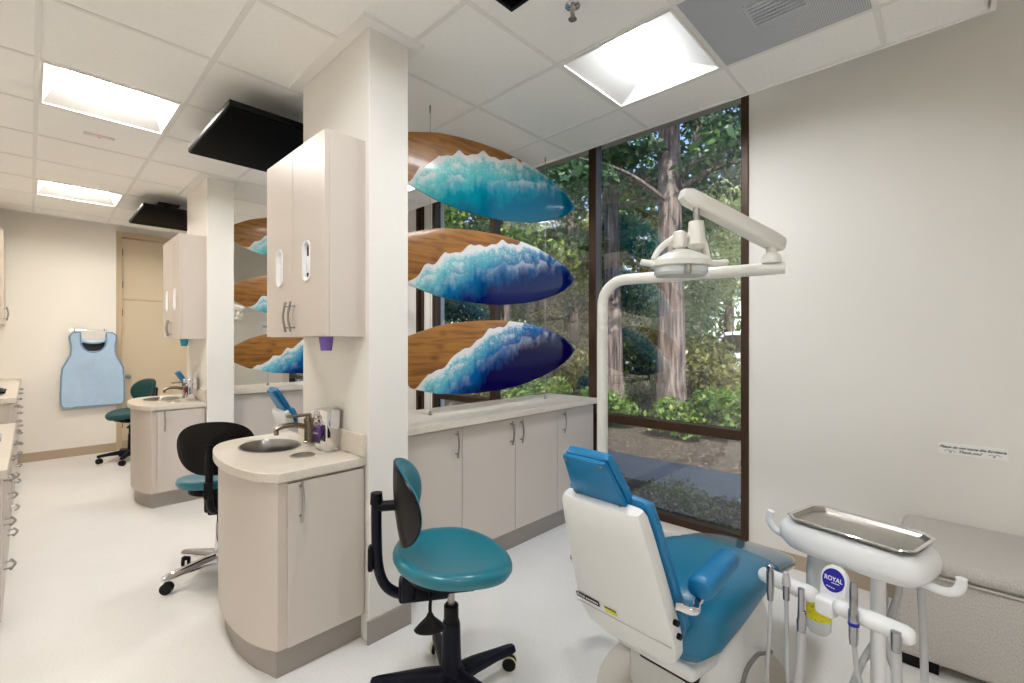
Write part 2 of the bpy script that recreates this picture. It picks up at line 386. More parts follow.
# ------------------------------------------------------------------ room shell
XL, YB, YF, YE = -0.74, -2.2, 7.42, 8.75
YC = -0.115
CX, CY = 2.82, 7.28                       # where the hung ceiling stops short of the walls
ZT = 3.02
struct(bbox('floor', 'floor_vinyl', XL - 0.1, XW, YB - 0.1, YE + 0.1, -0.12, 0))
struct(bbox('ceiling_slab', 'slab', XL - 0.3, XW + 0.35, YB - 0.3, YE + 0.3, ZT, ZT + 0.2))
struct(bbox('wall_left', 'far_paint', XL - 0.12, XL, YB, YE, 0, ZT))
struct(bbox('wall_back', 'wall_paint', XL, XW, YB - 0.12, YB, 0, ZT))
struct(bbox('wall_far', 'far_paint', XL, 0.735, YF, YF + 0.3, 0, ZT))
struct(bbox('wall_far_recess', 'far_paint', 1.72, XW, YE - 0.1, YE, 0, ZT))
struct(bbox('wall_recess_side', 'far_paint', 1.72, 1.84, YF + 0.17, YE - 0.1, 0, ZT))
# window wall: solid pieces between the glazed bays
W = 0.16
for nm, y0, y1 in (('wall_right', YB, 0.925), ('wall_right_pier', 4.205, 4.37), ('wall_right_middle', 4.52, 7.5), ('wall_right_end', 8.32, YE)):
    struct(bbox(nm, 'wall_paint', XW, XW + W, y0, y1, 0, ZT))
for nm, y0, y1 in (('wall_sill_main', 0.925, 4.205), ('wall_sill_slit', 4.37, 4.52), ('wall_sill_end', 7.5, 8.32)):
    struct(bbox(nm, 'wall_paint', XW, XW + W, y0, y1, -0.1, 0.06))
# baseboards
struct(bbox('baseboard_right', 'base_vinyl', XW - 0.008, XW, YB, 0.925, 0, 0.085))
struct(bbox('baseboard_far', 'base_vinyl', XL, 0.735, YF - 0.008, YF, 0, 0.10))
struct(bbox('baseboard_back', 'base_vinyl', XL, XW, YB, YB + 0.008, 0, 0.10))

# windows: bronze frames with panes
def window(idx, y0, y1, mull, fx=XW + 0.02):
    root = bpy.data.objects.new(f'window_{idx}', None); C.objects.link(root); struct(root)
    def bar(name, a, b, z0, z1, x0=XW - 0.012, x1=XW + 0.075): bbox(name, 'bronze', x0, x1, a, b, z0, z1, root, bev=0.004)
    bar('jamb', y0, y0 + 0.045, 0.06, ZT); bar('jamb', y1 - 0.045, y1, 0.06, ZT)
    bar('sill', y0 + 0.045, y1 - 0.045, 0.06, 0.11); bar('head', y0 + 0.045, y1 - 0.045, ZT - 0.05, ZT)
    ed = [y0 + 0.045] + [q for m in mull for q in (m - 0.035, m + 0.035)] + [y1 - 0.045]
    for m in mull: bar('mullion', m - 0.035, m + 0.035, 0.11, ZT - 0.05)
    for a, b in zip(ed[0::2], ed[1::2]):
        bar('transom', a, b, 0.712, 0.775, XW - 0.02)
        for z0, z1 in ((0.11, 0.712), (0.775, ZT - 0.05)):
            MB().box(XW + 0.045, XW + 0.051, a, b, z0, z1).obj('pane', 'window_glass', root, smooth=False)
window(1, 0.925, 4.205, (2.085, 3.24))
window(2, 4.37, 4.52, ())
window(3, 7.5, 8.32, ())

# the ceiling: lay-in tiles on a grid, with openings for the fittings
X0, Y0, S = 0.0265, 0.2354, 0.61
gx = [XL] + [X0 + S * k for k in range(-1, 5)] + [CX]
gy = [YB] + [Y0 + S * k for k in range(-3, 12)] + [CY]
lights = {(0, 5): 'diffuser_warm', (0, 9): 'diffuser_warm', (3, 1): 'diffuser', (3, 5): 'diffuser', (0, 1): 'diffuser', (0, -2): 'diffuser', (3, 9): 'diffuser_warm'}
opened = set(lights) | {(3, 0)}
mt, mg = MB(), MB()
def cell(a): return round((a[0] - X0) / S), round((a[1] - Y0) / S)
for xa, xb in zip(gx, gx[1:]):
    for ya, yb in zip(gy, gy[1:]):
        if xb - xa < 0.03 or yb - ya < 0.03: continue
        i, j = math.floor((xa + xb) / 2 / S - X0 / S), math.floor(((ya + yb) / 2 - Y0) / S)
        if (i, j) in opened: continue
        if xa > 1.2:                      # the hung ceiling stops short over the window side
            if yb < YC + 0.01: continue
            ya = max(ya, YC)
        mt.box(xa + 0.009, xb - 0.009, ya + 0.009, yb - 0.009, H + 0.004, H + 0.022)
struct(mt.obj('ceiling', 'ceiling_tile', smooth=False))
for x in gx[1:-1]: mg.box(x - 0.011, x + 0.011, YB if x < 1.3 else YC, CY, H, H + 0.03)
for y in gy[1:-1]:
    for xa, xb in zip(gx, gx[1:]):
        if xa > 1.2 and y < YC: continue
        mg.box(xa + (0.011 if xa > XL else 0), xb - 0.011, y - 0.011, y + 0.011, H + 0.0005, H + 0.0295)
struct(mg.obj('ceiling_grid', 'tbar', smooth=False))
struct(bbox('trim_1', 'trim_white', CX - 0.012, CX + 0.004, YC, CY + 0.004, H - 0.004, H + 0.06))
struct(bbox('trim_5', 'trim_white', 1.2575, CX + 0.004, YC - 0.016, YC, H - 0.004, H + 0.06))
struct(bbox('trim_6', 'trim_white', 1.2475, 1.2575, YB, YC, H - 0.004, H + 0.06))
struct(bbox('trim_2', 'trim_white', XL, CX - 0.012, CY - 0.012, CY + 0.004, H - 0.004, H + 0.06))

def troffer(i, j, dm, label):
    x, y = X0 + S * (i + 0.5), Y0 + S * (j + 0.5); a = S / 2 - 0.012
    r = thing('ceiling_light', label, 'light', (x, y, H), 0, 'recessed ceiling lights')
    f = MB()
    for s in (-1, 1):
        f.box(-a, a, min(s * a, s * (a - 0.012)), max(s * a, s * (a - 0.012)), -0.002, 0.012); f.box(min(s * a, s * (a - 0.012)), max(s * a, s * (a - 0.012)), -a + 0.012, a - 0.012, -0.002, 0.012)
    f.obj('frame', 'tbar', r, smooth=False)
    b = a - 0.012; q = 0.115
    for s in (-1, 1):
        w = MB(); sec = [(b, 0.006), (q, 0.075), (q, 0.09), (b + 0.01, 0.02)]
        w.rings([[Vector((xx, s * yy, zz)) for yy, zz in sec] for xx in (-b, b)]).obj('reflector_wing', 'troffer', r, smooth=False)
        e = MB(); e.rings([[Vector((s * xx, yy, zz)) for xx, zz in ((b, 0.006), (b - 0.075, 0.09), (b - 0.075, 0.1), (b + 0.008, 0.02))] for yy in (-b, b)]).obj('end_cap', 'troffer', r, smooth=False)
    d = MB(); n = 10
    d.shell([[Vector((xx, -q + 2 * q * k / n, 0.076 - 0.004 * math.sin(PI * k / n))) for k in range(n + 1)] for xx in (-b + 0.05, b - 0.05)],
            [[Vector((xx, -q + 2 * q * k / n, 0.088 - 0.004 * math.sin(PI * k / n))) for k in range(n + 1)] for xx in (-b + 0.05, b - 0.05)]).obj('diffuser', dm, r)
    MB().box(-a, a, -a, a, 0.105, 0.112).obj('housing', 'tbar', r, smooth=False)
troffer(0, 5, 'diffuser_warm', 'lit ceiling light over the aisle, nearer the grey ceiling screens, before the far one')
troffer(0, 9, 'diffuser_warm', 'small far lit ceiling light, closest to the wall with the blue apron')
troffer(3, 1, 'diffuser', 'square lit ceiling light beside the window, next to the perforated vent panel')
troffer(3, 5, 'diffuser', 'ceiling light of the next bay, a sliver seen under the turquoise board')
for k, (i, j) in enumerate(((0, 1), (0, -2))):
    troffer(i, j, 'diffuser', ('added unseen ceiling light over the aisle behind the photographer', 'added unseen ceiling light at the back of the aisle', 'ceiling light over the back of the room near the window')[k])  # unseen fixtures added to light the near part of the room

troffer(3, 9, 'diffuser_warm', 'added unseen ceiling light of the furthest bay, hidden past the wing wall')  # extra fixture out of view, added to brighten the far end
# perforated air diffuser panel with its grille
ax, ay = X0 + S * 3.5, Y0 + S * 0.5
r = thing('air_vent', 'grey perforated air vent panel in the ceiling beside the square light', 'vent', (ax, ay, H))
MB().box(-0.293, 0.293, -0.293, 0.293, 0.0, 0.012).obj('perforated_panel', 'perforated', r, smooth=False)
g = MB()
for k in range(7): g.box(-0.08 + 0.024 * k, -0.068 + 0.024 * k, -0.10, 0.09, -0.006, 0.0)
g.box(-0.092, 0.088, -0.112, -0.10, -0.006, 0.0); g.box(-0.092, 0.088, 0.09, 0.102, -0.006, 0.0)
g.obj('grille', 'perforated', r, smooth=False)
# dark square opening and the sprinkler
r = thing('ceiling_speaker', 'small black square fitting set in the ceiling near the sprinkler', 'speaker', (1.29, 1.23, H))
MB().box(-0.125, 0.125, -0.125, 0.125, -0.006, 0.004).obj('frame', 'black_plastic', r, smooth=False)
MB().box(-0.105, 0.105, -0.105, 0.105, -0.010, -0.006).obj('mesh_face', 'screen', r, smooth=False)
r = thing('sprinkler', 'small brass and chrome fire sprinkler head hanging from the ceiling tile', 'sprinkler', (1.57, 1.15, H))
MB().lathe([(0.0, 0.004), (0.032, 0.004), (0.032, -0.003), (0.02, -0.008), (0, -0.008)]).obj('escutcheon', 'chrome', r)
MB().lathe([(0, 0), (0.011, 0), (0.011, -0.02), (0.007, -0.024), (0.007, -0.04), (0, -0.04)]).tube([(0.011, 0, -0.02), (0.014, 0, -0.035), (0.004, 0, -0.055)], 0.0025, 6).tube([(-0.011, 0, -0.02), (-0.014, 0, -0.035), (-0.004, 0, -0.055)], 0.0025, 6).obj('body', 'brushed', r)
MB().lathe([(0, -0.054), (0.018, -0.055), (0.018, -0.058), (0, -0.058)]).obj('deflector', 'brushed', r)
r = thing('ceiling_sensor', 'slim white sensor strip with a red dot on the ceiling between the aisle lights', 'sensor', (0.33, 4.22, H + 0.003))
MB().rbox((0, 0, -0.006), (0.16, 0.035, 0.012), 0.004).obj('housing', 'tbar', r)
MB().lathe([(0, -0.012), (0.007, -0.012), (0.005, -0.016), (0, -0.016)], 10).obj('indicator', 'red_dot', r)

# ------------------------------------------------------------------ wing walls that divide the bays
for k in range(2):
    dy = PITCH * k
    struct(MB().box(1.04, 1.243, 1.87 + dy, 2.585 + dy, 0, H + 0.01).obj('wall_wing', 'wall_paint', smooth=False, bev=0.004))
    b = MB(); b.box(1.030, 1.253, 1.860 + dy, 1.87 + dy, 0, 0.105); b.box(1.243, 1.253, 1.87 + dy, 1.98 + dy, 0, 0.105)
    struct(b.obj(f'baseboard_wing', 'toe_vinyl', smooth=False))
    t = MB(); t.box(0.985, 1.298, 1.815 + dy, 1.868 + dy, H - 0.012, H + 0.004); t.box(0.985, 1.038, 1.868 + dy, 2.64 + dy, H - 0.012, H + 0.004); t.box(1.245, 1.298, 1.868 + dy, 2.64 + dy, H - 0.012, H + 0.004)
    struct(t.obj(f'trim_{3 + k}', 'trim_white', smooth=False))

# ------------------------------------------------------------------ partition counters with cupboards
def door_panel(x0, x1, yf, z0, z1, root, hx, hz=(0.70, 0.83)):
    d = MB().box(x0, x1, yf, yf + 0.018, z0, z1).obj('door', 'laminate', root, smooth=False, bev=0.0015)
    bow_handle((hx, yf, hz[0]), (hx, yf, hz[1]), (0, -0.026, 0), d)
def base_unit(xs, hs, label, dy, name='base_cabinet'):
    x0, x1 = xs[0], xs[-1]; yf = 2.02
    r = thing(name, label, 'cabinet', (0, dy, 0), 0, 'base cabinets under the partition counters')
    MB().box(x0 + 0.001, x1 - 0.001, yf + 0.02, 2.47, 0.135, 0.858).obj('body', 'laminate_edge', r, smooth=False)
    for a, b, hx in zip(xs, xs[1:], hs): door_panel(a + 0.002, b - 0.002, yf, 0.138, 0.852, r, hx)
    MB().box(x0, x1, yf + 0.05, 2.46, 0, 0.132).obj('toe_kick', 'toe_vinyl', r, smooth=False)
    return r
for k in range(2):
    dy = PITCH * k
    where = ('of the near counter under the boards', 'of the far counter behind the sink')[k]
    base_unit((1.255, 1.703), (1.655,), f'greige single door cabinet {where}, beside the wing wall', dy)
    base_unit((1.703, 2.144, 2.582), (2.10, 2.19), f'greige double door cabinet {where}, in its middle', dy)
    if k == 0: base_unit((2.582, 3.03), (2.64,), f'greige single door cabinet {where}, at the window end', dy)
    w = MB().box(1.245, 3.055, 1.985 + dy, 2.485 + dy, 0.862, 0.902).obj('worktop', 'quartz', smooth=False, bev=0.003)
    tag(w, ('long pale speckled worktop below the near set of hanging boards', 'pale worktop below the far set of hanging boards')[k], 'worktop', 'partition worktops')

# ------------------------------------------------------------------ hanging wave boards
HX = [1.28, 1.295, 1.35, 1.47, 1.68, 1.85, 2.0, 2.2, 2.46, 2.65, 2.8, 2.92, 3.01, 3.06]
HW = [0.0, 0.04, 0.085, 0.146, 0.203, 0.224, 0.234, 0.238, 0.216, 0.181, 0.14, 0.096, 0.045, 0.0]
def hwid(x): return float(np.interp(x, HX, HW))
def wave_board(y, zc, rise, curve, m, label, seed, group):
    rnd = random.Random(seed); N, K = 150, 10
    root = thing('wave_board', label, 'surfboard', (2.17, y, zc), 0, group)
    ph = [rnd.uniform(0, 6.28) for _ in range(6)]
    xs = [1.28 + 1.78 * (0.5 - 0.5 * math.cos(PI * i / N)) for i in range(N + 1)]
    hs = [hwid(x) for x in xs]
    hs = [hs[0]] + [(hs[max(i - 2, 0)] + hs[i - 1] + hs[i] + hs[i + 1] + hs[min(i + 2, N)]) / 5 for i in range(1, N)] + [hs[-1]]
    cz = [rise * (x - 2.17) / 0.87 for x in xs]
    bd = []
    for x, h in zip(xs, hs):
        rb = float(np.interp(x, curve[0], curve[1]))
        wob = 0.016 * (1 - 2 * abs(math.sin(x * 17 + 1.3 * math.sin(x * 5 + ph[1]) + ph[0]))) + 0.006 * math.sin(x * 61 + ph[2])
        bd.append(max(-1.0, min(1.0, rb + (wob / max(h, 0.05) if -1 < rb < 1 else 0))))
    def th(r, x): return 0.005 + 0.013 * math.sqrt(max(0.0, 1 - r * r)) * min(1, hwid(x) / 0.12)
    for part, mm in (('wooden_body', 'board_wood'), ('resin_wave', m)):
        fr, bk, wv, al = [], [], [], []
        for i, x in enumerate(xs):
            lo, hi = (bd[i], 1.0) if part == 'wooden_body' else (-1.0, bd[i])
            if hi - lo < 1e-4:
                continue
            f, b = [], []
            for k in range(K + 1):
                rr = lo + (hi - lo) * k / K; z = cz[i] + rr * hs[i]; t = th(rr, x)
                f.append(Vector((x - 2.17, -t, z))); b.append(Vector((x - 2.17, t, z)))
                wv.append((bd[i] - rr) * hs[i]); al.append((x - 1.28) / 1.78)
            fr.append(f); bk.append(b)
        mb = MB(); mb.shell(fr, bk); o = mb.obj(part, mm, root, angle=50)
        if part == 'resin_wave':
            me = o.data
            pos = np.array([list(v.co) for v in me.vertices]); xx = pos[:, 0] + 2.17
            bz = np.interp(xx, xs, [c + 0.5 * (b + max(-1, min(1, float(np.interp(x, curve[0], curve[1]))))) * h for x, c, b, h in zip(xs, cz, bd, hs)])
            rbx = np.interp(xx, curve[0], curve[1])
            # past where the foam meets the top edge the water keeps its distance to the shoreline
            hx = np.array([hwid(q) for q in xx])
            ext = np.where(xx > curve[0][-1], (xx - curve[0][-1]) * 0.35, 0.0)
            a1 = me.attributes.new('wave', 'FLOAT', 'POINT'); a1.data.foreach_set('value', (bz - pos[:, 2] + ext).astype(np.float32))
            a2 = me.attributes.new('along', 'FLOAT', 'POINT'); a2.data.foreach_set('value', ((xx - 1.28) / 1.78).astype(np.float32))
    return root
CV = {0: ([1.40, 1.47, 1.60, 1.75, 2.0, 2.25, 2.42], [-1.0, -0.80, 0.05, 0.45, 0.70, 0.80, 1.0]),
      1: ([1.40, 1.47, 1.60, 1.75, 2.0, 2.25, 2.46], [-1.0, -0.85, -0.1, 0.30, 0.62, 0.82, 1.0]),
      2: ([1.45, 1.50, 1.65, 1.85, 2.0, 2.15, 2.32], [-1.0, -0.9, -0.3, 0.20, 0.55, 0.8, 1.0])}
BZ = (2.398, 1.824, 1.246); RS = (0.03, 0.02, 0.028)
mats = ('resin_turquoise', 'resin_blue', 'resin_navy')
for k in range(2):
    for q in range(3):
        lab = ('wooden surfboard with a turquoise resin wave, topmost of the near hanging three',
               'wooden surfboard with a bright blue resin wave, middle of the near hanging three',
               'wooden surfboard with a deep navy resin wave, lowest of the near hanging three')[q] if k == 0 else \
              ('far wooden board with white foam and aqua edge, topmost beyond the wall cabinet',
               'far wooden board with white foam, middle one beyond the wall cabinet',
               'far wooden board with blue wave, lowest, above the far worktop')[q]
        wave_board(2.22 + PITCH * k, BZ[q], RS[q], CV[q], mats[q], lab, 10 * k + q, ('boards hung over the near counter', 'boards hung over the far counter')[k])
    for q, x in enumerate((1.645, 2.715)):
        c = MB(); y = 2.245 + PITCH * k
        c.tube([(x, y, 0.904), (x, y, H)], 0.0016, 6)
        c.lathe([(0, 0.903), (0.012, 0.903), (0.012, 0.909), (0.005, 0.93), (0, 0.93)], 10, Matrix.Translation((x, y, 0)))
        c.lathe([(0, H - 0.05), (0.004, H - 0.05), (0.006, H - 0.004), (0, H)], 10, Matrix.Translation((x, y, 0)))
        if k and q: continue
        tag(c.obj('hanging_cable', 'steel'), (('thin steel cable holding the near boards, beside the wing wall', 'thin steel cable holding the near boards, at the window end')[q] if k == 0 else 'thin steel cable holding the far boards'), 'cable', 'cables that carry the boards')

# ------------------------------------------------------------------ sink units
OUT = [(1.04, 1.892), (0.668, 1.892), (0.618, 1.972), (0.588, 2.07), (0.572, 2.20), (0.572, 2.33), (0.585, 2.46), (0.612, 2.58), (0.66, 2.68), (0.73, 2.735), (0.82, 2.755), (1.04, 2.755)]
def inset(poly, d):
    """move an anticlockwise-or-clockwise outline inwards, keeping the wall side flat"""
    n = len(poly); out = []; cx = sum(p[0] for p in poly) / n; cy = sum(p[1] for p in poly) / n
    for i, p in enumerate(poly):
        a, b = Vector(poly[i - 1]), Vector(poly[(i + 1) % n]); t = (b - a).normalized(); nn = Vector((-t.y, t.x))
        if nn.dot(Vector((cx, cy)) - Vector(p)) < 0: nn = -nn
        q = Vector(p) + nn * d
        if p[0] > 1.03: q = Vector((1.039, p[1] + (d if p[1] < 2.2 else -d)))
        out.append((q.x, q.y))
    return out
def smooth_outline(poly, a, b, n=4):
    """spline through the curved run poly[a:b]"""
    mid = cr([(x, y, 0) for x, y in poly[a:b]], n)
    return poly[:a] + [(p.x, p.y) for p in mid] + poly[b:]
def sink_unit(dy, k):
    nm = ('near', 'far')[k]
    r = thing('sink_cabinet', ('curved greige sink cabinet in the foreground, with one door', 'curved greige sink cabinet further down the aisle by the blue apron wall')[k], 'cabinet', (0, dy, 0), 0, 'curved sink cabinets')
    body = smooth_outline(inset(OUT, 0.022), 1, 11)
    MB().rings([[Vector((x, y, z)) for x, y in body] for z in (0.122, 0.786)], True, False).obj('body', 'laminate', r, angle=30)
    toe = smooth_outline(inset(OUT, 0.05), 1, 11)
    MB().prism(toe, 0.0, 0.121).obj('toe_kick', 'toe_vinyl', r, angle=30)
    d = MB().box(0.706, 1.030, 1.897, 1.913, 0.128, 0.776).obj('door', 'laminate', r, smooth=False, bev=0.0015)
    bow_handle((0.752, 1.897, 0.630), (0.752, 1.897, 0.770), (0, -0.026, 0), d)
    w = thing('sink_worktop', ('rounded pale worktop with an oval steel sink in the foreground', 'rounded pale worktop with a sink on the far curved cabinet')[k], 'worktop', (0, dy, 0), 0, 'sink worktops')
    # top with two round openings, built as a ring fan round the bowl
    top = smooth_outline(OUT, 1, 11, 5)
    sx, sy, rx, ry = 0.822, 2.44, 0.128, 0.165
    hx, hy, hr = 0.853, 2.125, 0.046
    bm = MB()
    def poly_with_holes(z, flip):
        import mathutils
        vs = [Vector((x, y, z)) for x, y in top]
        h1 = [Vector((sx + rx * math.cos(t), sy + ry * math.sin(t), z)) for t in [2 * PI * i / 36 for i in range(36)]]
        h2 = [Vector((hx + hr * math.cos(t), hy + hr * math.sin(t), z)) for t in [2 * PI * i / 24 for i in range(24)]]
        allv = vs + h1[::-1] + h2[::-1]
        tris = mathutils.geometry.tessellate_polygon([vs, h1[::-1], h2[::-1]])
        V = [bm.bm.verts.new(p) for p in allv]
        for t in tris: bm.face([V[i] for i in (t[::-1] if flip else t)])
        a, b = len(vs), len(h1)
        return V[:a], V[a:a + b], V[a + b:]
    A = poly_with_holes(0.825, False); B = poly_with_holes(0.787, True)
    for p, q in zip(A, B):
        for i in range(len(p)): bm.face([p[i], p[(i + 1) % len(p)], q[(i + 1) % len(p)], q[i]])
    bm.obj('slab', 'quartz', w, angle=30, bev=0.003)
    bowl = MB(); prof_o = [(1.06, 0.8265), (1.0, 0.828), (0.97, 0.822), (0.95, 0.77), (0.92, 0.715), (0.80, 0.690), (0.45, 0.680), (0.12, 0.678)]
    R = [[Vector((sx + rx * f * math.cos(2 * PI * i / 40), sy + ry * f * math.sin(2 * PI * i / 40), z)) for i in range(40)] for f, z in prof_o]
    R2 = [[Vector((sx + rx * f * math.cos(2 * PI * i / 40), sy + ry * f * math.sin(2 * PI * i / 40), z)) for i in range(40)] for f, z in [(0.10, 0.672), (0.46, 0.674), (0.82, 0.684), (0.945, 0.712), (0.97, 0.77), (0.99, 0.822)]]
    bowl.rings(R + R2, False, False).obj('sink_bowl', 'steel', w, angle=50)
    MB().lathe([(0.0, 0.679), (0.018, 0.679), (0.02, 0.682), (0.012, 0.685), (0, 0.685)], 16, Matrix.Translation((sx, sy, 0))).obj('drain', 'steel', w)
    MB().lathe([(hr + 0.008, 0.8255), (hr + 0.006, 0.829), (hr - 0.004, 0.828), (hr - 0.006, 0.75), (hr - 0.003, 0.74), (hr - 0.001, 0.82)], 28, Matrix.Translation((hx, hy, 0))).obj('waste_ring', 'brushed', w)
    MB().lathe([(0, 0.742), (hr - 0.006, 0.742), (hr - 0.006, 0.748), (0, 0.748)], 24, Matrix.Translation((hx, hy, 0))).obj('waste_chute', 'black_plastic', w)
    MB().box(1.018, 1.039, 1.892, 2.6, 0.826, 0.925).obj('backsplash', 'quartz', w, smooth=False, bev=0.003)
    # faucet
    f = thing('faucet', ('low chrome faucet with a flat lever beside the foreground sink', 'low chrome faucet beside the far sink')[k], 'faucet', (0.985, 2.375 + dy, 0.8255), 0, 'sink faucets')
    MB().lathe([(0, 0), (0.027, 0), (0.027, 0.006), (0.022, 0.01), (0.022, 0.10), (0.024, 0.105), (0.024, 0.125), (0, 0.125)], 20).obj('body', 'nickel', f)
    sp = cr([(-0.01, 0, 0.08), (-0.06, 0.002, 0.096), (-0.12, 0.004, 0.098), (-0.16, 0.006, 0.085)], 6)
    MB().tube(sp, [0.014 - 0.003 * i / (len(sp) - 1) for i in range(len(sp))], 12).lathe([(0, 0.058), (0.0115, 0.058), (0.0115, 0.08), (0, 0.08)], 12, Matrix.Translation((-0.155, 0.006, 0))).obj('spout', 'nickel', f)
    MB().rbox((-0.04, 0, 0.142), (0.13, 0.035, 0.012), 0.004, 2).lathe([(0, 0.125), (0.016, 0.125), (0.016, 0.138), (0, 0.138)], 14).obj('lever', 'nickel', f)
    # soap dispenser
    s = thing('soap_dispenser', ('square chrome soap dispenser with a purple cartridge on the foreground worktop', 'square chrome soap dispenser with a reddish cartridge on the far worktop')[k], 'dispenser', (0.985, 2.165 + dy, 0.8255), 0, 'soap dispensers')
    MB().rbox((0, 0, 0.096), (0.066, 0.132, 0.192), 0.006, 2).obj('case', 'chrome', s)
    MB().rbox((-0.012, 0.08, 0.162), (0.06, 0.03, 0.045), 0.008, 2).obj('nozzle_head', 'chrome', s)
    cart = [(-0.045, 0.035), (-0.012, 0.075), (-0.0, 0.10), (-0.0, 0.125), (-0.045, 0.12), (-0.06, 0.09)]
    MB().rings([[Vector((-0.033 + 0.4 * u, yy, v)) for u, v in cart] for yy in (-0.035, 0.035)]).obj('cartridge', ('soap_purple', 'soap_red')[k], s, bev=0.004)
    # wall cabinet over the sink
    c = thing('wall_cabinet', ('greige two door wall cabinet with glove openings over the foreground sink', 'greige two door wall cabinet over the far sink by the door')[k], 'cabinet', (0, dy, 0), 0, 'wall cabinets over the sinks')
    MB().box(0.873, 1.0395, 1.90, 2.585, 1.362, 2.236).obj('body', 'laminate', c, smooth=False, bev=0.001)
    for y0, y1, hy_, oy in ((1.90, 2.243, 2.215, 2.085), (2.243, 2.585, 2.275, 2.405)):
        d = MB()
        # door with an oval slot: outer rectangle and slot rim joined by strips
        n = 32; oz, ow, oh = 1.70, 0.033, 0.085
        slot = []
        for i in range(n):
            t = 2 * PI * i / n; q = Vector((ow * math.cos(t), ow * math.sin(t) + (oh - ow) * (1 if math.sin(t) >= 0 else -1)))
            slot.append(q)
        a, b = y0 + 0.002, y1 - 0.002
        import mathutils
        rect = [Vector((a, 1.364, 0)), Vector((b, 1.364, 0)), Vector((b, 2.234, 0)), Vector((a, 2.234, 0))]
        hole = [Vector((oy + q.x, oz + q.y, 0)) for q in slot][::-1]
        tris = mathutils.geometry.tessellate_polygon([rect, hole])
        F = [d.bm.verts.new((0.855, p.x, p.y)) for p in rect + hole]; G = [d.bm.verts.new((0.8725, p.x, p.y)) for p in rect + hole]
        for t in tris: d.face([F[i] for i in t]); d.face([G[i] for i in t[::-1]])
        for L_ in (list(range(4)), list(range(4, 4 + n))):
            for i in range(len(L_)): d.face([F[L_[i]], F[L_[(i + 1) % len(L_)]], G[L_[(i + 1) % len(L_)]], G[L_[i]]])
        do = d.obj('door', 'laminate', c, smooth=False)
        bow_handle((0.855, hy_, 1.395), (0.855, hy_, 1.515), (-0.026, 0, 0), do)
        rim = MB()
        def rg(f, x): return [Vector((x, oy + q.x * f, oz + q.y * (1 + (f - 1) * 0.4))) for q in slot]
        rim.rings([rg(1.22, 0.8545), rg(1.18, 0.850), rg(1.0, 0.851), rg(0.9, 0.862), rg(0.9, 0.872)], False, False).obj('slot_rim', 'glove_white', do)
        gl = MB(); gl.rbox((0.8695, oy, oz), (0.004, 0.058, 0.16), 0.001); gl.obj('slot_back', 'black_plastic' if k == 0 and y0 < 2 else 'glove_white', do)
        if k == 0: MB().rbox((0.862, oy - 0.004, oz - 0.015), (0.012, 0.034, 0.075), 0.005).obj('tissue', 'glove_white', do)
    cu = tag(MB().lathe([(0, 0.0), (0.023, 0.0), (0.031, 0.058), (0.0335, 0.060), (0.031, 0.0615), (0.028, 0.058), (0.0, 0.058)], 24).obj('paper_cup', ('cup_purple', 'cup_teal')[k], loc=(0.905, 2.0 + dy, 1.300)),
              ('purple paper cup stuck under the near wall cabinet', 'teal paper cup stuck under the far wall cabinet')[k], 'cup', 'cups under the wall cabinets')
for k in range(2): sink_unit(PITCH * k, k)

# ------------------------------------------------------------------ ceiling screens
def screen(x0, x1, y0, y1, z, label):
    cx_, cy_ = (x0 + x1) / 2, (y0 + y1) / 2
    r = thing('ceiling_screen', label, 'screen', (cx_, cy_, z), 0, 'screens hung flat under the ceiling')
    a, b = (x1 - x0) / 2, (y1 - y0) / 2
    MB().rbox((0, 0, 0.022), (2 * a, 2 * b, 0.03), 0.006).obj('casing', 'black_plastic', r)
    MB().rbox((0, 0, 0.0045), (2 * a - 0.02, 2 * b - 0.02, 0.005), 0.001).obj('panel', 'screen', r)
    MB().rbox((0, 0, 0.06), (0.2, 0.3, 0.05), 0.008).obj('back_box', 'black_plastic', r)
    m = MB(); m.tube([(0, 0, 0.085), (0, 0, H - z)], 0.02, 12); m.box(-0.09, 0.09, -0.09, 0.09, H - z - 0.008, H - z)
    for s in (-1, 1): m.box(-0.02, 0.02, s * 0.1 - 0.012, s * 0.1 + 0.012, 0.085, 0.1); 
    m.box(-0.02, 0.02, -0.11, 0.11, 0.1, 0.108); m.obj('mount', 'black_plastic', r)
    MB().tube(cr([(a * 0.75, -b * 0.1, 0.035), (a * 0.9, -b * 0.05, 0.09), (a * 0.8, b * 0.15, 0.13), (a * 0.5, b * 0.3, 0.1), (0.05, b * 0.2, 0.1)], 6), 0.006, 6).obj('cable', 'rubber', r)
screen(0.72, 1.25, 2.735, 3.635, 2.575, 'larger flat black screen facing down from the ceiling by the near wing wall')
screen(0.725, 1.25, 5.42, 6.30, 2.59, 'further flat black screen facing down from the ceiling by the door')

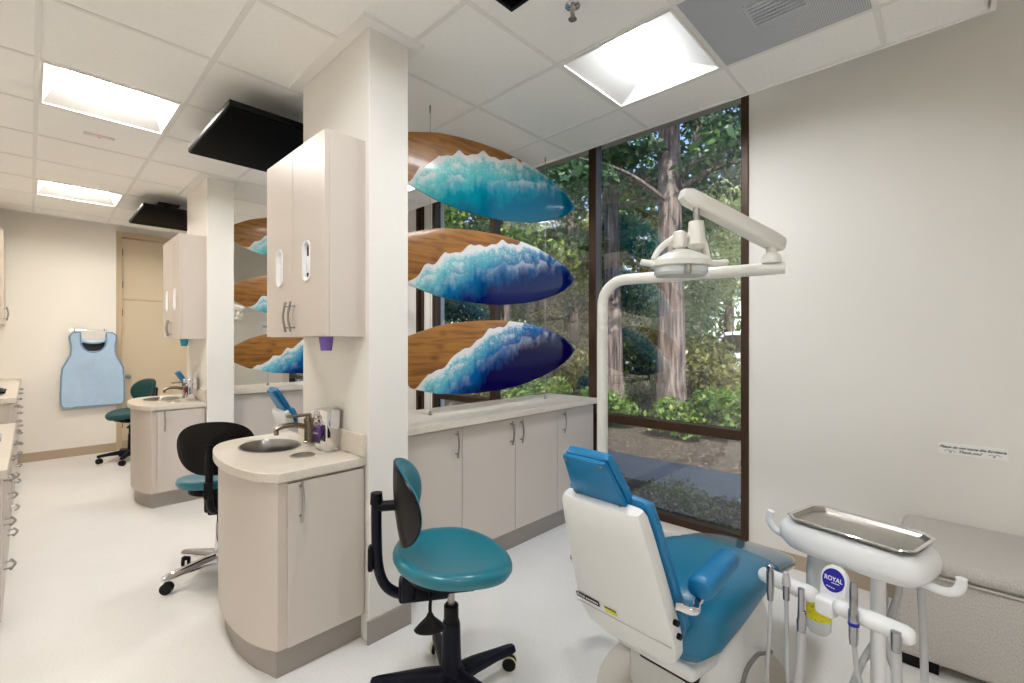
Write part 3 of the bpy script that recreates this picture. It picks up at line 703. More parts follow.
# ------------------------------------------------------------------ stools
def stool(label, loc, rz, metal, seatm, backm, group='wheeled stools', arms0=0.0, grow=1.0, sz=0.0):
    r = thing('operator_stool', label, 'stool', loc, rz, group)
    # five-armed base with casters
    hub = MB(); hub.lathe([(0, 0.06), (0.036, 0.06), (0.05, 0.075), (0.05, 0.12), (0.038, 0.135), (0, 0.135)], 20)
    hub.lathe([(0.038, 0.13), (0.033, 0.29), (0.031, 0.295), (0.031, 0.30), (0, 0.30)], 20); hub.obj('hub', metal, r)
    MB().lathe([(0.0, 0.29), (0.027, 0.295), (0.027, 0.36), (0.022, 0.365), (0, 0.365)], 18).obj('column_sleeve', 'black_plastic', r)
    MB().lathe([(0.0, 0.36), (0.0125, 0.36), (0.0125, 0.45 + sz), (0, 0.45 + sz)], 14).obj('gas_lift', 'steel', r)
    for k in range(5):
        a = arms0 + 2 * PI * k / 5 - rz; ca, sa = math.cos(a), math.sin(a)
        arm = MB(); secs = []
        for t, hw, zt, zb in ((0.03, 0.030, 0.125, 0.07), (0.10, 0.026, 0.122, 0.075), (0.20, 0.022, 0.108, 0.075), (0.27, 0.020, 0.098, 0.070), (0.295, 0.016, 0.092, 0.070)):
            secs.append([Vector((ca * t - sa * w, sa * t + ca * w, z)) for w, z in ((-hw, zb), (hw, zb), (hw, zt - 0.012), (hw * 0.55, zt), (-hw * 0.55, zt), (-hw, zt - 0.012))])
        ao = arm.rings(secs).obj('base_arm', metal, r, angle=50)
        tx, ty = ca * 0.275, sa * 0.275; a2 = a + 0.8; c2, s2 = math.cos(a2), math.sin(a2)
        cs = MB().tube([(tx, ty, 0.075), (tx, ty, 0.052)], 0.007, 8)
        for s in (-1, 1):
            mx = Matrix.Translation((tx + c2 * 0.014 * s, ty + s2 * 0.014 * s, 0.0285)) @ Matrix.Rotation(a2, 4, 'Z') @ Matrix.Rotation(PI / 2, 4, 'Y')
            cs.lathe([(0, -0.008), (0.024, -0.008), (0.0285, -0.004), (0.0285, 0.004), (0.024, 0.008), (0, 0.008)], 20, mx)
        cs.rbox((tx, ty, 0.046), (0.03, 0.03, 0.022), 0.006); cst = cs.obj('caster', 'rubber', ao)
        tr = MB()
        for s in (-1, 1):
            mx = Matrix.Translation((tx + c2 * 0.014 * s, ty + s2 * 0.014 * s, 0.0285)) @ Matrix.Rotation(a2, 4, 'Z') @ Matrix.Rotation(PI / 2, 4, 'Y')
            tr.lathe([(0.0275, -0.005), (0.0292, -0.004), (0.0292, 0.004), (0.0275, 0.005)], 20, mx)
        tr.obj('tread', 'tread' if metal == 'navy_metal' else 'rubber', ao)
    # under-seat mechanism
    m = MB(); m.rbox((0.0, 0, 0.455 + sz), (0.17, 0.13, 0.045), 0.01); m.rbox((-0.10, 0, 0.437 + sz), (0.18, 0.06, 0.085), 0.012); m.rbox((-0.155, 0, 0.455 + sz), (0.05, 0.10, 0.10), 0.015); m.rbox((0.07, 0.0, 0.46 + sz), (0.12, 0.17, 0.02), 0.006)
    m.prism([(-0.06, 0.395 + sz), (0.01, 0.44 + sz), (-0.11, 0.44 + sz)], -0.008, 0.008, Matrix.Rotation(PI / 2, 4, 'X')); m.obj('mechanism', metal if metal == 'navy_metal' else 'black_plastic', r)
    lv = MB(); lv.tube([(-0.075, -0.07, 0.455 + sz), (-0.08, -0.10, 0.42 + sz), (-0.08, -0.105, 0.38 + sz)], 0.006, 8)
    lv.rings([[Vector((-0.08 + w * c_, -0.115 + d_ * s_, z + sz)) for c_, s_ in [(math.cos(2 * PI * i / 16), math.sin(2 * PI * i / 16)) for i in range(16)]] for w, d_, z in ((0.008, 0.008, 0.405), (0.016, 0.014, 0.39), (0.04, 0.026, 0.368), (0.056, 0.03, 0.352), (0.052, 0.029, 0.346))]); lv.obj('lever', 'black_gloss', r)
    # seat
    def seat_pts(off, sc):
        G = []
        for i in range(13):
            f = i / 12; row = []
            for k in range(48):
                t = 2 * PI * k / 48; c_, s_ = math.cos(t), math.sin(t)
                rx = (0.216 + 0.008 * c_) * grow; ry = (0.220 + 0.008 * c_) * grow
                x, y = rx * f * c_ * sc, ry * f * s_ * sc
                z = 0.545 + sz + 0.036 * (y / 0.2) ** 2 * (0.75 - 0.25 * x / 0.2) + (0.048 if x < 0 else -0.012) * (x / 0.2) ** 2
                if f > 0.85: z -= 0.014 * ((f - 0.85) / 0.15) ** 2
                row.append(Vector((x, y, z + off)))
            G.append(row)
        return G
    top = seat_pts(0, 1.0); low = seat_pts(-0.040, 0.965)
    e1 = [Vector((1.018 * v.x, 1.018 * v.y, v.z - 0.010)) for v in top[-1]]; e2 = [Vector((1.018 * v.x, 1.018 * v.y, v.z - 0.022)) for v in top[-1]]
    MB().rings(top + [e1, e2] + low[::-1], False, False).obj('seat', seatm, r, angle=70)
    MB().rings([[Vector((q * grow * math.cos(2 * PI * k / 30), q * grow * math.sin(2 * PI * k / 30), z)) for k in range(30)] for q, z in ((0.13, 0.478 + sz), (0.165, 0.492 + sz), (0.165, 0.515 + sz))]).obj('seat_pan', 'black_plastic', r)
    # wide curved backrest: cushion in front, hard shell behind
    def back(rad, g, pil=0.0):
        F = []
        for i in range(33):
            u = -math.cos(PI * i / 32); row = []; a = u * 0.90 * g
            hh = 0.146 * g * (max(0.0, 1 - abs(u) ** 2.2)) ** 0.5 + 0.0015
            for k in range(13):
                v = -1 + 2 * k / 12
                q = v * hh / (0.146 * g)
                rr = rad + 0.012 * q - 0.01 * q * q - pil * (1 - abs(u) ** 5) * (1 - abs(v) ** 5)
                row.append(Vector((0.035 - rr * math.cos(a), rr * math.sin(a), 0.758 + sz + v * hh)))
            F.append(row)
        return F
    MB().shell(back(0.226, 0.985, 0.026), back(0.2315, 0.985)).obj('backrest_cushion', seatm, r, angle=60)
    MB().shell(back(0.2325, 1.0), back(0.242, 1.0)).obj('backrest_shell', backm, r, angle=60)
    bar = cr([(-0.10, 0, 0.435 + sz), (-0.175, 0, 0.42 + sz), (-0.235, 0, 0.455 + sz), (-0.262, 0, 0.53 + sz), (-0.268, 0, 0.65 + sz), (-0.268, 0, 0.765 + sz)], 6)
    MB().tube(bar, 0.0185, 10).obj('back_support', metal if metal == 'navy_metal' else 'black_plastic', r)
    kn = MB(); kn.tube([(-0.268, 0, 0.755 + sz), (-0.268, 0, 0.795 + sz)], [0.023, 0.020], 12); kn.tube([(-0.275, 0, 0.745 + sz), (-0.20, 0, 0.745 + sz)], 0.019, 12); kn.obj('clamp', 'black_plastic', r)
    MB().rbox((-0.288, 0, 0.56 + sz), (0.02, 0.04, 0.09), 0.008).obj('tilt_paddle', 'black_plastic', r)
    return r
stool('teal wheeled stool with a curved backrest and dark base in the foreground', (1.085, 1.35, 0), math.radians(-35), 'navy_metal', 'teal_vinyl', 'black_gloss', arms0=math.radians(-8))
stool('black backed stool on chrome legs standing behind the foreground sink', (0.775, 3.07, 0), math.radians(63), 'chrome', 'teal_vinyl', 'black_gloss', arms0=math.radians(190))
stool('dark green stool far away in front of the door', (0.80, 6.72, 0), math.radians(208), 'black_plastic', 'dark_teal', 'black_gloss', arms0=math.radians(30))

# ------------------------------------------------------------------ dental chair
def dental_chair(label, loc, rz):
    r = thing('dental_chair', label, 'chair', loc, rz, 'dental chairs')
    def superpad(name, m, secs, parent=r, n=32, p=3.2, angle=60):
        """loft of rounded sections: each (centre, across half, thick half, across dir, thick dir)"""
        R = []
        for c, a, t, ad, td in secs:
            row = []
            for k in range(n):
                th = 2 * PI * k / n; cc, ss = math.cos(th), math.sin(th)
                e = (abs(cc) ** p + abs(ss) ** p) ** (-1 / p)
                row.append(Vector(c) + Vector(ad) * (a * cc * e) + Vector(td) * (t * ss * e))
            R.append(row)
        return MB().rings(R).obj(name, m, parent, angle=angle)
    Y = (0, 1, 0)
    # floor plate and pedestal
    MB().prism([(0.44 * math.cos(t) + 0.17, 0.33 * math.sin(t)) for t in [2 * PI * k / 40 for k in range(40)]], 0, 0.022).obj('floor_plate', 'plate_beige', r, angle=30, bev=0.004)
    ped = [((0.22, 0, 0.022), 0.200, 0.26, Y, (1, 0, 0)), ((0.23, 0, 0.14), 0.200, 0.26, Y, (1, 0, 0)), ((0.26, 0, 0.26), 0.190, 0.22, Y, (1, 0, 0)), ((0.28, 0, 0.345), 0.170, 0.16, Y, (1, 0, 0))]
    superpad('pedestal', 'chair_white', ped, p=5)
    u = MB(); u.rbox((-0.02, 0, 0.235), (0.30, 0.30, 0.05), 0.02, 3, Matrix.Translation((0, 0, 0)) @ Matrix.Rotation(math.radians(8), 4, 'Y')); u.rbox((0.12, 0, 0.29), (0.46, 0.27, 0.05), 0.015, 3)
    u.obj('lift_frame', 'chair_white', r)
    MB().rbox((-0.02, 0.0, 0.20), (0.05, 0.22, 0.09), 0.01).obj('pivot_block', 'black_plastic', r)
    # seat with upholstery that wraps down at the sides
    SX = [(-0.150, 0.150, 0.060, 0.385), (-0.125, 0.188, 0.100, 0.385), (-0.05, 0.214, 0.106, 0.394), (0.10, 0.226, 0.090, 0.416), (0.27, 0.224, 0.070, 0.430), (0.36, 0.216, 0.060, 0.426)]
    secs = [((x, 0, z), a, t, Y, (0, 0, 1)) for x, a, t, z in SX]
    superpad('seat', 'seat_vinyl', secs, p=3.4)
    LX = [(0.355, 0.216, 0.056, 0.424), (0.46, 0.208, 0.048, 0.414), (0.60, 0.196, 0.042, 0.388), (0.70, 0.186, 0.036, 0.364), (0.77, 0.174, 0.032, 0.344), (0.815, 0.158, 0.024, 0.332), (0.83, 0.13, 0.012, 0.328)]
    superpad('leg_rest', 'seat_vinyl', [((x, 0, z), a, t, Y, (0, 0, 1)) for x, a, t, z in LX], p=3.4)
    CLX = [(0.46, 0.2115, 0.051, 0.414), (0.60, 0.201, 0.046, 0.388), (0.70, 0.191, 0.040, 0.364), (0.77, 0.179, 0.036, 0.344), (0.82, 0.163, 0.028, 0.332), (0.838, 0.136, 0.016, 0.328)]
    superpad('foot_cover', 'clear_plastic', [((x, 0, z), a, t, Y, (0, 0, 1)) for x, a, t, z in CLX], p=3.4)
    # backrest: white shell and blue cushion, reclined
    A = Vector((-0.266, 0, 0.398)); B = Vector((-0.425, 0, 0.855)); up = (B - A).normalized(); nrm = Vector((up.z, 0, -up.x))   # nrm points forward
    def at(s, d): return tuple(A + (B - A) * s + nrm * d)
    SH = [(-0.185, 0.042, 0.012, 0.060), (-0.165, 0.090, 0.026, 0.044), (-0.11, 0.134, 0.034, 0.022), (-0.03, 0.165, 0.036, 0.008), (0.10, 0.179, 0.036, 0.0), (0.2, 0.179, 0.036, 0.0), (0.5, 0.168, 0.034, 0.0), (0.8, 0.156, 0.032, 0.0), (0.96, 0.147, 0.030, 0.0), (1.0, 0.138, 0.022, 0.002)]
    superpad('backrest_shell', 'chair_white', [(at(s, d), a, t, Y, tuple(nrm)) for s, a, t, d in SH], p=6, angle=35)
    CU = [(-0.03, 0.10, 0.012, 0.060), (0.0, 0.150, 0.020, 0.056), (0.15, 0.188, 0.022, 0.052), (0.5, 0.176, 0.021, 0.050), (0.85, 0.161, 0.020, 0.048), (1.0, 0.152, 0.018, 0.046), (1.025, 0.138, 0.010, 0.045)]
    superpad('backrest_cushion', 'blue_vinyl', [(at(s, d), a, t, Y, tuple(nrm)) for s, a, t, d in CU], p=4)
    sb = MB().rings([[Vector(at(0.135, -0.0372)) + Vector(Y) * y + up * z + nrm * w for y, z in ((-0.176, 0), (0.176, 0), (0.176, 0.004), (-0.176, 0.004))] for w in (0, 0.002)]); sb.obj('seam', 'hose_grey', r, smooth=False)
    # headrest
    hp, hq = Vector(at(0.975, 0.034)), Vector(at(1.330, 0.002)); hu = (hq - hp).normalized(); hn = Vector((hu.z, 0, -hu.x))
    hd = MB()
    HR = [(0.0, 0.092, 0.010), (0.02, 0.100, 0.018), (0.30, 0.098, 0.019), (0.8, 0.086, 0.018), (0.97, 0.080, 0.016), (1.0, 0.074, 0.010)]
    Yo = Vector((0, 0.015, 0))
    ho = superpad('headrest', 'blue_vinyl', [(tuple(hp + Yo + (hq - hp) * s + hn * 0.008), a, t, Y, tuple(hn)) for s, a, t in HR], p=6, angle=40)
    pl = [(tuple(hp + Yo + (hq - hp) * s - hn * 0.017), a, t, Y, tuple(hn)) for s, a, t in ((0.02, 0.096, 0.006), (0.04, 0.100, 0.008), (0.94, 0.080, 0.008), (0.97, 0.076, 0.006))]
    superpad('headrest_plate', 'blue_vinyl', pl, ho, p=8, angle=40)
    sc = MB()
    for s, y in ((0.10, 0.095), (0.10, -0.065), (0.90, 0.080), (0.90, -0.050)):
        q = hp + (hq - hp) * s - hn * 0.0255 + Vector(Y) * y
        sc.tube([q, q - hn * 0.003], 0.006, 10)
    sc.obj('screws', 'steel', ho)
    br = MB()
    for y in (-0.045, 0.045): br.tube([Vector(at(0.93, 0.04)) + Vector(Y) * y, hp + hu * 0.03 + Vector(Y) * y], 0.006, 8)
    br.obj('headrest_posts', 'chrome', r)
    # arm rests
    for s, an in ((-1, 'near'), (1, 'far')):
        y1 = s * 0.212
        pv = at(0.36, 0.02)
        pth = cr([(pv[0], s * 0.18, pv[2]), (pv[0] + 0.02, s * 0.225, pv[2] - 0.004), (pv[0] + 0.075, y1 - s * 0.004, pv[2] - 0.006), (pv[0] + 0.118, y1, pv[2] + 0.018), (pv[0] + 0.128, y1, pv[2] + 0.055)], 6)
        ao = MB().tube(pth, 0.0125, 12).obj('arm_bracket', 'chrome', r)
        P0, P1 = Vector((-0.232, y1, 0.602)), Vector((0.025, y1 - s * 0.010, 0.622)); dd = (P1 - P0)
        ss = [(0.0, 0.026, 0.022), (0.02, 0.036, 0.029), (0.10, 0.039, 0.032), (0.85, 0.037, 0.031), (0.97, 0.032, 0.026), (1.0, 0.021, 0.016)]
        superpad('arm_pad', 'blue_vinyl', [(tuple(P0 + dd * t), a, b, Y, (0, 0, 1)) for t, a, b in ss], ao, p=2.8)
    kb = MB()
    for s_ in (0.27, 0.17): kb.tube([Vector(at(s_, 0.0)) + Vector((0, -0.176, 0)), Vector(at(s_, 0.0)) + Vector((0, -0.190, 0))], 0.009, 10)
    kb.obj('pivot_caps', 'black_plastic', r)
    return r, at, up, nrm
CHL = (1.62, 0.742, 0); CHR = math.radians(-4)
ch, at, up, nrm = dental_chair('blue and white dental chair in the foreground facing the window', CHL, CHR)
# stickers on the back of the shell
def back_mx(s, y): return frame_mx(Vector(at(s, -0.0375)) + Vector((0, y, 0)), (0, -1, 0), tuple(up))
sm = back_mx(0.200, 0.122)
st = MB().rings([[sm @ Vector((x, y, z)) for x, y in ((-0.048, -0.010), (0.048, -0.010), (0.048, 0.010), (-0.048, 0.010))] for z in (0.0, 0.0012)]).obj('name_strip', 'label_black', ch, smooth=False)
text_mesh('strip_lettering', 'Royal', 0.015, 'label_white', st, sm @ Matrix.Translation((-0.028, 0.001, 0.0014)), shear=0.2, extrude=0.0002)
ln = MB()
for k in range(7): ln.box(-0.006 + 0.0072 * k, -0.001 + 0.0072 * k, -0.0035, 0.003, 0.0012, 0.0016, mx=sm)
ln.obj('strip_lettering', 'label_white', st, smooth=False)
ym = back_mx(0.192, 0.030)
yl = MB().rings([[ym @ Vector((x, y, z)) for x, y in ((-0.022, -0.010), (0.022, -0.010), (0.022, 0.010), (-0.022, 0.010))] for z in (0.0, 0.0012)]).obj('warning_sticker', 'yellow', ch, smooth=False)
MB().box(-0.022, 0.022, 0.005, 0.010, 0.0012, 0.0018, mx=ym).obj('sticker_band', 'label_black', yl, smooth=False)
copy_tree(ch, None, (CHL[0] + 0.03, CHL[1] + PITCH - 0.03, 0), 'second dental chair, only its blue headrest shows behind the foreground faucet')
copy_tree(ch, None, (CHL[0] - 0.02, CHL[1] + 2 * PITCH, 0), 'furthest dental chair, only its blue headrest shows behind the far faucet')
# floor hose beside the chair
tag(MB().tube(cr([(1.95, 0.50, 0.16), (1.82, 0.47, 0.235), (1.725, 0.46, 0.283), (1.66, 0.47, 0.300), (1.57, 0.48, 0.27), (1.49, 0.47, 0.16), (1.46, 0.43, 0.012), (1.44, 0.36, 0.010)], 8), 0.007, 8).obj('floor_hose', 'cable_grey'), 'looped grey hose beside the white base of the foreground dental chair', 'hose')

# ------------------------------------------------------------------ dental light on its pole
def dental_light(label, loc, rz=0.0, group='dental lights'):
    r = thing('dental_light', label, 'lamp', loc, rz, group)
    zt = 1.615
    MB().tube(cr([(0, 0, 0.24), (0.0, -0.10, 0.225), (0.0, -0.20, 0.215), (0.0, -0.285, 0.215)], 5), 0.028, 14).obj('support_arm', 'lamp_white', r)
    MB().tube([(0, 0, 0.215), (0, 0, 1.40)], 0.0245, 16).obj('pole', 'lamp_white', r)
    E_ = Vector((0.13, -0.66, zt))
    d = Vector((E_.x, E_.y, 0)).normalized()
    pth = [Vector((0, 0, 1.38)), Vector((0, 0, zt - 0.13))] + [Vector((0, 0, zt - 0.11)) + d * (0.11 * (1 - math.cos(a))) + Vector((0, 0, 0.11 * math.sin(a))) for a in [PI / 2 * k / 8 for k in range(1, 9)]] + [E_ - d * 0.02, E_ + d * 0.045]
    MB().tube(pth, [0.0235] * (len(pth) - 1) + [0.022], 16).obj('lower_arm', 'lamp_white', r)
    MB().rbox((0.024, 0, 1.42), (0.004, 0.02, 0.10), 0.001).obj('switch_plate', 'hose_grey', r)
    MB().lathe([(0, 0.02), (0.034, 0.02), (0.036, 0.03), (0.030, 0.05), (0.018, 0.06), (0.018, 0.10), (0, 0.10)], 20, Matrix.Translation(E_)).obj('joint', 'lamp_white', r)
    J = E_ + Vector((0, 0, 0.105)); T = Vector((-0.165, -0.480, 1.850))
    ad = (T - J).normalized(); sd = ad.cross(Vector((0, 0, 1))).normalized(); ud = sd.cross(ad)
    R = []
    for t, w, h in ((-0.05, 0.020, 0.020), (-0.035, 0.028, 0.028), (0.02, 0.030, 0.030), (0.3, 0.029, 0.029), ((T - J).length + 0.02, 0.028, 0.028), ((T - J).length + 0.045, 0.018, 0.018)):
        row = []
        for k in range(24):
            th = 2 * PI * k / 24; c_, s_ = math.cos(th), math.sin(th); e = (abs(c_) ** 5 + abs(s_) ** 5) ** -0.2
            row.append(J + ad * t + sd * (w * c_ * e) + ud * (h * s_ * e))
        R.append(row)
    MB().rings(R).obj('spring_arm', 'lamp_white', r, angle=50)
    # drop shaft, yoke and lamp head
    Q = T + Vector((0.008, -0.012, -0.03))
    MB().tube([Q, Q - Vector((0, 0, 0.055))], 0.011, 10).obj('pivot_pin', 'brushed', r)
    MB().lathe([(0, -0.05), (0.026, -0.052), (0.030, -0.10), (0.034, -0.135), (0.020, -0.15), (0, -0.15)], 18, Matrix.Translation(Q)).obj('yoke_cone', 'lamp_white', r)
    Hc = Vector((Q.x - 0.025, Q.y + 0.028, 0.0))
    vx = Vector((0.69, -0.72, 0)).normalized(); vy = Vector((0.72, 0.69, 0)).normalized()
    def hp(u, v, z): return Hc + vx * u + vy * v + Vector((0, 0, z))
    yk = cr([hp(-0.115, 0, 1.632), hp(-0.098, 0, 1.665), hp(-0.062, 0, 1.697), hp(-0.02, 0, 1.714), hp(0.03, 0, 1.716), hp(0.06, 0, 1.700), hp(0.072, 0, 1.665), hp(0.078, 0, 1.635)], 6)
    MB().tube(yk, 0.0115, 10).obj('yoke', 'lamp_white', r)
    MB().rbox(tuple(hp(-0.022, -0.004, 1.703)), (0.042, 0.042, 0.062), 0.012, 3, None).obj('yoke_block', 'lamp_white', r)
    def ring(a, b, z, n=40, p=3.0):
        row = []
        for k in range(n):
            th = 2 * PI * k / n; c_, s_ = math.cos(th), math.sin(th); e = (abs(c_) ** p + abs(s_) ** p) ** (-1 / p)
            row.append(hp(a * c_ * e - 0.018, b * s_ * e, z))
        return row
    MB().rings([ring(0.088, 0.066, 1.604), ring(0.100, 0.076, 1.608), ring(0.100, 0.076, 1.626), ring(0.085, 0.064, 1.640), ring(0.05, 0.038, 1.658), ring(0.025, 0.02, 1.668)]).obj('lamp_head', 'lamp_white', r, angle=30)
    MB().rings([ring(0.088, 0.066, 1.6035), ring(0.089, 0.067, 1.585), ring(0.082, 0.060, 1.574), ring(0.02, 0.02, 1.572)]).obj('lens', 'bottle', r, angle=35)
    MB().tube(cr([hp(-0.018, -0.069, 1.604), hp(-0.018, -0.070, 1.590), hp(-0.018, -0.062, 1.576)], 4), 0.012, 8).obj('bulb_holder', 'brushed', r)
    for s in (-1, 1):
        MB().tube(cr([hp(s * 0.085 - 0.018, 0, 1.620), hp(s * 0.115 - 0.01, 0, 1.619), hp(s * 0.155 - 0.005, 0, 1.624)], 4), [0.013] * 5 + [0.012] * 3 + [0.010], 10).obj('grip', 'lamp_white', r)
    return r
dl = dental_light('white dental lamp with a folding arm on a pole beside the foreground chair', (1.805, 1.155, 0))
copy_tree(dl, None, (1.90, 1.155 + PITCH, 0), 'second dental lamp, its arm end peeking out behind the near wing wall')
fl = copy_tree(dl, None, (1.76, 1.15 + 2 * PITCH, 0), 'furthest dental lamp, its arm end glimpsed beyond the far hanging boards'); fl.rotation_euler = (0, 0, math.radians(-20))

# ------------------------------------------------------------------ delivery unit with tray
DL = (1.845, 0.224, 0); DR = math.atan2(-0.970, -0.242)
r = thing('delivery_unit', 'white dental delivery unit with a blue round logo beside the foreground chair', 'dental unit', DL, DR)
du_m = Matrix.Translation(DL) @ Matrix.Rotation(DR, 4, 'Z')
def sring(cx_, cy_, a, b, z, n=48, p=4.0):
    row = []
    for k in range(n):
        th = 2 * PI * k / n; c_, s_ = math.cos(th), math.sin(th); e = (abs(c_) ** p + abs(s_) ** p) ** (-1 / p)
        row.append(Vector((cx_ + a * c_ * e, cy_ + b * s_ * e, z)))
    return row
MB().rings([sring(-0.008, 0, 0.15, 0.08, 0.632), sring(-0.008, 0, 0.182, 0.103, 0.638), sring(-0.008, 0, 0.203, 0.120, 0.662), sring(-0.008, 0, 0.205, 0.122, 0.690), sring(-0.008, 0, 0.197, 0.117, 0.714), sring(-0.008, 0, 0.182, 0.105, 0.727), sring(-0.008, 0, 0.15, 0.08, 0.730)]).obj('head', 'unit_white', r, angle=50)
MB().tube(cr([(-0.185, -0.02, 0.652), (-0.222, -0.02, 0.646), (-0.252, -0.02, 0.656), (-0.270, -0.02, 0.684), (-0.262, -0.02, 0.716)], 6), 0.0115, 12).obj('grab_handle', 'unit_white', r)
MB().tube(cr([(0.15, -0.02, 0.645), (0.212, -0.03, 0.642), (0.243, -0.03, 0.652), (0.255, -0.03, 0.675), (0.256, -0.03, 0.695)], 6), 0.0125, 12).obj('grab_handle', 'unit_white', r)
# instrument bar in two runs with the logo plate between
for x0, x1 in ((-0.20, -0.025), (0.022, 0.21)):
    MB().rings([[Vector((x, -0.205 + 0.026 * math.cos(t) * f, 0.565 + 0.024 * math.sin(t) * f)) for t in [2 * PI * k / 16 for k in range(16)]] for x, f in ((x0, 0.55), (x0 + 0.008, 0.88), (x0 + 0.02, 1), (x1 - 0.02, 1), (x1 - 0.008, 0.88), (x1, 0.55))]).obj('instrument_bar', 'unit_white', r, angle=50)
pm = frame_mx(Vector((-0.001, -0.155, 0.597)), (1, 0, 0), (0, 0.28, 1))
pts = [(0.036 * math.cos(t), 0.018 + 0.040 * math.sin(t)) for t in [PI * k / 14 for k in range(15)]] + [(-0.034, -0.03), (-0.028, -0.062), (0.028, -0.062), (0.034, -0.03)]
MB().rings([[pm @ Vector((x, y, z)) for x, y in pts] for z in (-0.016, 0.006)]).obj('logo_plate', 'unit_white', r, bev=0.004)
MB().rbox((-0.001, -0.198, 0.548), (0.056, 0.045, 0.055), 0.012, 3).obj('bar_bracket', 'unit_white', r)
lg = MB().lathe([(0, 0.0062), (0.030, 0.0062), (0.030, 0.0078), (0, 0.0078)], 32, pm @ Matrix.Translation((0, 0.014, 0)) @ Matrix.Scale(1.12, 4, (0, 1, 0))).obj('logo_disc', 'logo_blue', r)
text_mesh('logo_lettering', 'ROYAL', 0.0155, 'label_white', lg, pm @ Matrix.Translation((0, 0.017, 0.0082)) @ Matrix.Scale(1.15, 4, (0, 1, 0)), extrude=0.0002, bold=0.0003)
ln = MB(); ln.box(-0.004, 0.017, 0.0055, 0.0075, 0.0078, 0.0084, mx=pm); 
for k in range(4): ln.box(-0.016 + 0.006 * k, -0.012 + 0.006 * k, -0.0075 - 0.0008 * k, -0.005 - 0.0008 * k, 0.0078, 0.0084, mx=pm)
ln.obj('logo_lettering', 'label_white', lg, smooth=False)
# arm and stand
MB().tube([(0.05, 0.02, 0.63), (0.05, 0.02, 0.10)], 0.020, 14).obj('post', 'unit_white', r)
fb = MB().lathe([(0, 0.03), (0.05, 0.03), (0.05, 0.10), (0.03, 0.12), (0, 0.12)], 18, Matrix.Translation((0.05, 0.02, 0)))
for k in range(4):
    a = PI / 4 + PI / 2 * k; fb.tube([(0.05, 0.02, 0.06), (0.05 + 0.2 * math.cos(a), 0.02 + 0.2 * math.sin(a), 0.045)], 0.016, 8)
    fb.lathe([(0, 0), (0.022, 0.0), (0.022, 0.035), (0, 0.035)], 12, Matrix.Translation((0.05 + 0.2 * math.cos(a), 0.02 + 0.2 * math.sin(a), 0)))
fb.obj('base', 'unit_white', r)
for k, pth in enumerate(([(0.02, 0.06, 0.64), (0.045, 0.08, 0.52), (0.05, 0.06, 0.40), (0.10, 0.05, 0.25), (0.13, 0.06, 0.06)],
                         [(0.075, 0.07, 0.64), (0.08, 0.09, 0.55), (0.05, 0.07, 0.42), (0.0, 0.02, 0.28), (-0.06, 0.02, 0.03)],
                         [(0.14, 0.06, 0.64), (0.145, 0.07, 0.50), (0.15, 0.07, 0.30), (0.16, 0.06, 0.05)])):
    MB().tube(cr(pth, 7), 0.0105, 10).obj('supply_hose', 'hose_grey', r)
# water bottle behind the bar
MB().lathe([(0, 0.345), (0.028, 0.345), (0.036, 0.357), (0.037, 0.38), (0.037, 0.56), (0.033, 0.60), (0.022, 0.615), (0.022, 0.64), (0, 0.64)], 24, Matrix.Translation((-0.112, 0.0, 0))).obj('water_bottle', 'bottle', r)
MB().lathe([(0.0372, 0.395), (0.0380, 0.395), (0.0380, 0.455), (0.0372, 0.455)], 24, Matrix.Translation((-0.112, 0.0, 0))).obj('bottle_label', 'yellow', r)
# the steel tray lies on the head
t = thing('instrument_tray', 'rectangular stainless steel tray lying on the white dental unit', 'tray', (DL[0], DL[1], 0.7302), DR)
def oct_(a, b, c, z): return [Vector((x, y, z)) for x, y in ((-a + c, -b), (a - c, -b), (a, -b + c), (a, b - c), (a - c, b), (-a + c, b), (-a, b - c), (-a, -b + c))]
MB().rings([oct_(0.157, 0.094, 0.034, 0.0), oct_(0.166, 0.102, 0.028, 0.014), oct_(0.165, 0.101, 0.028, 0.0145), oct_(0.156, 0.093, 0.024, 0.0025)], True, True).obj('pan', 'brushed', t, angle=25)
MB().rings([oct_(0.164, 0.100, 0.0275, 0.0135), oct_(0.174, 0.110, 0.031, 0.0135), oct_(0.1755, 0.1115, 0.0315, 0.0155), oct_(0.174, 0.110, 0.031, 0.018), oct_(0.167, 0.103, 0.028, 0.0172), oct_(0.164, 0.100, 0.0275, 0.0155)], False, False, True).obj('rim', 'chrome', t, angle=50)
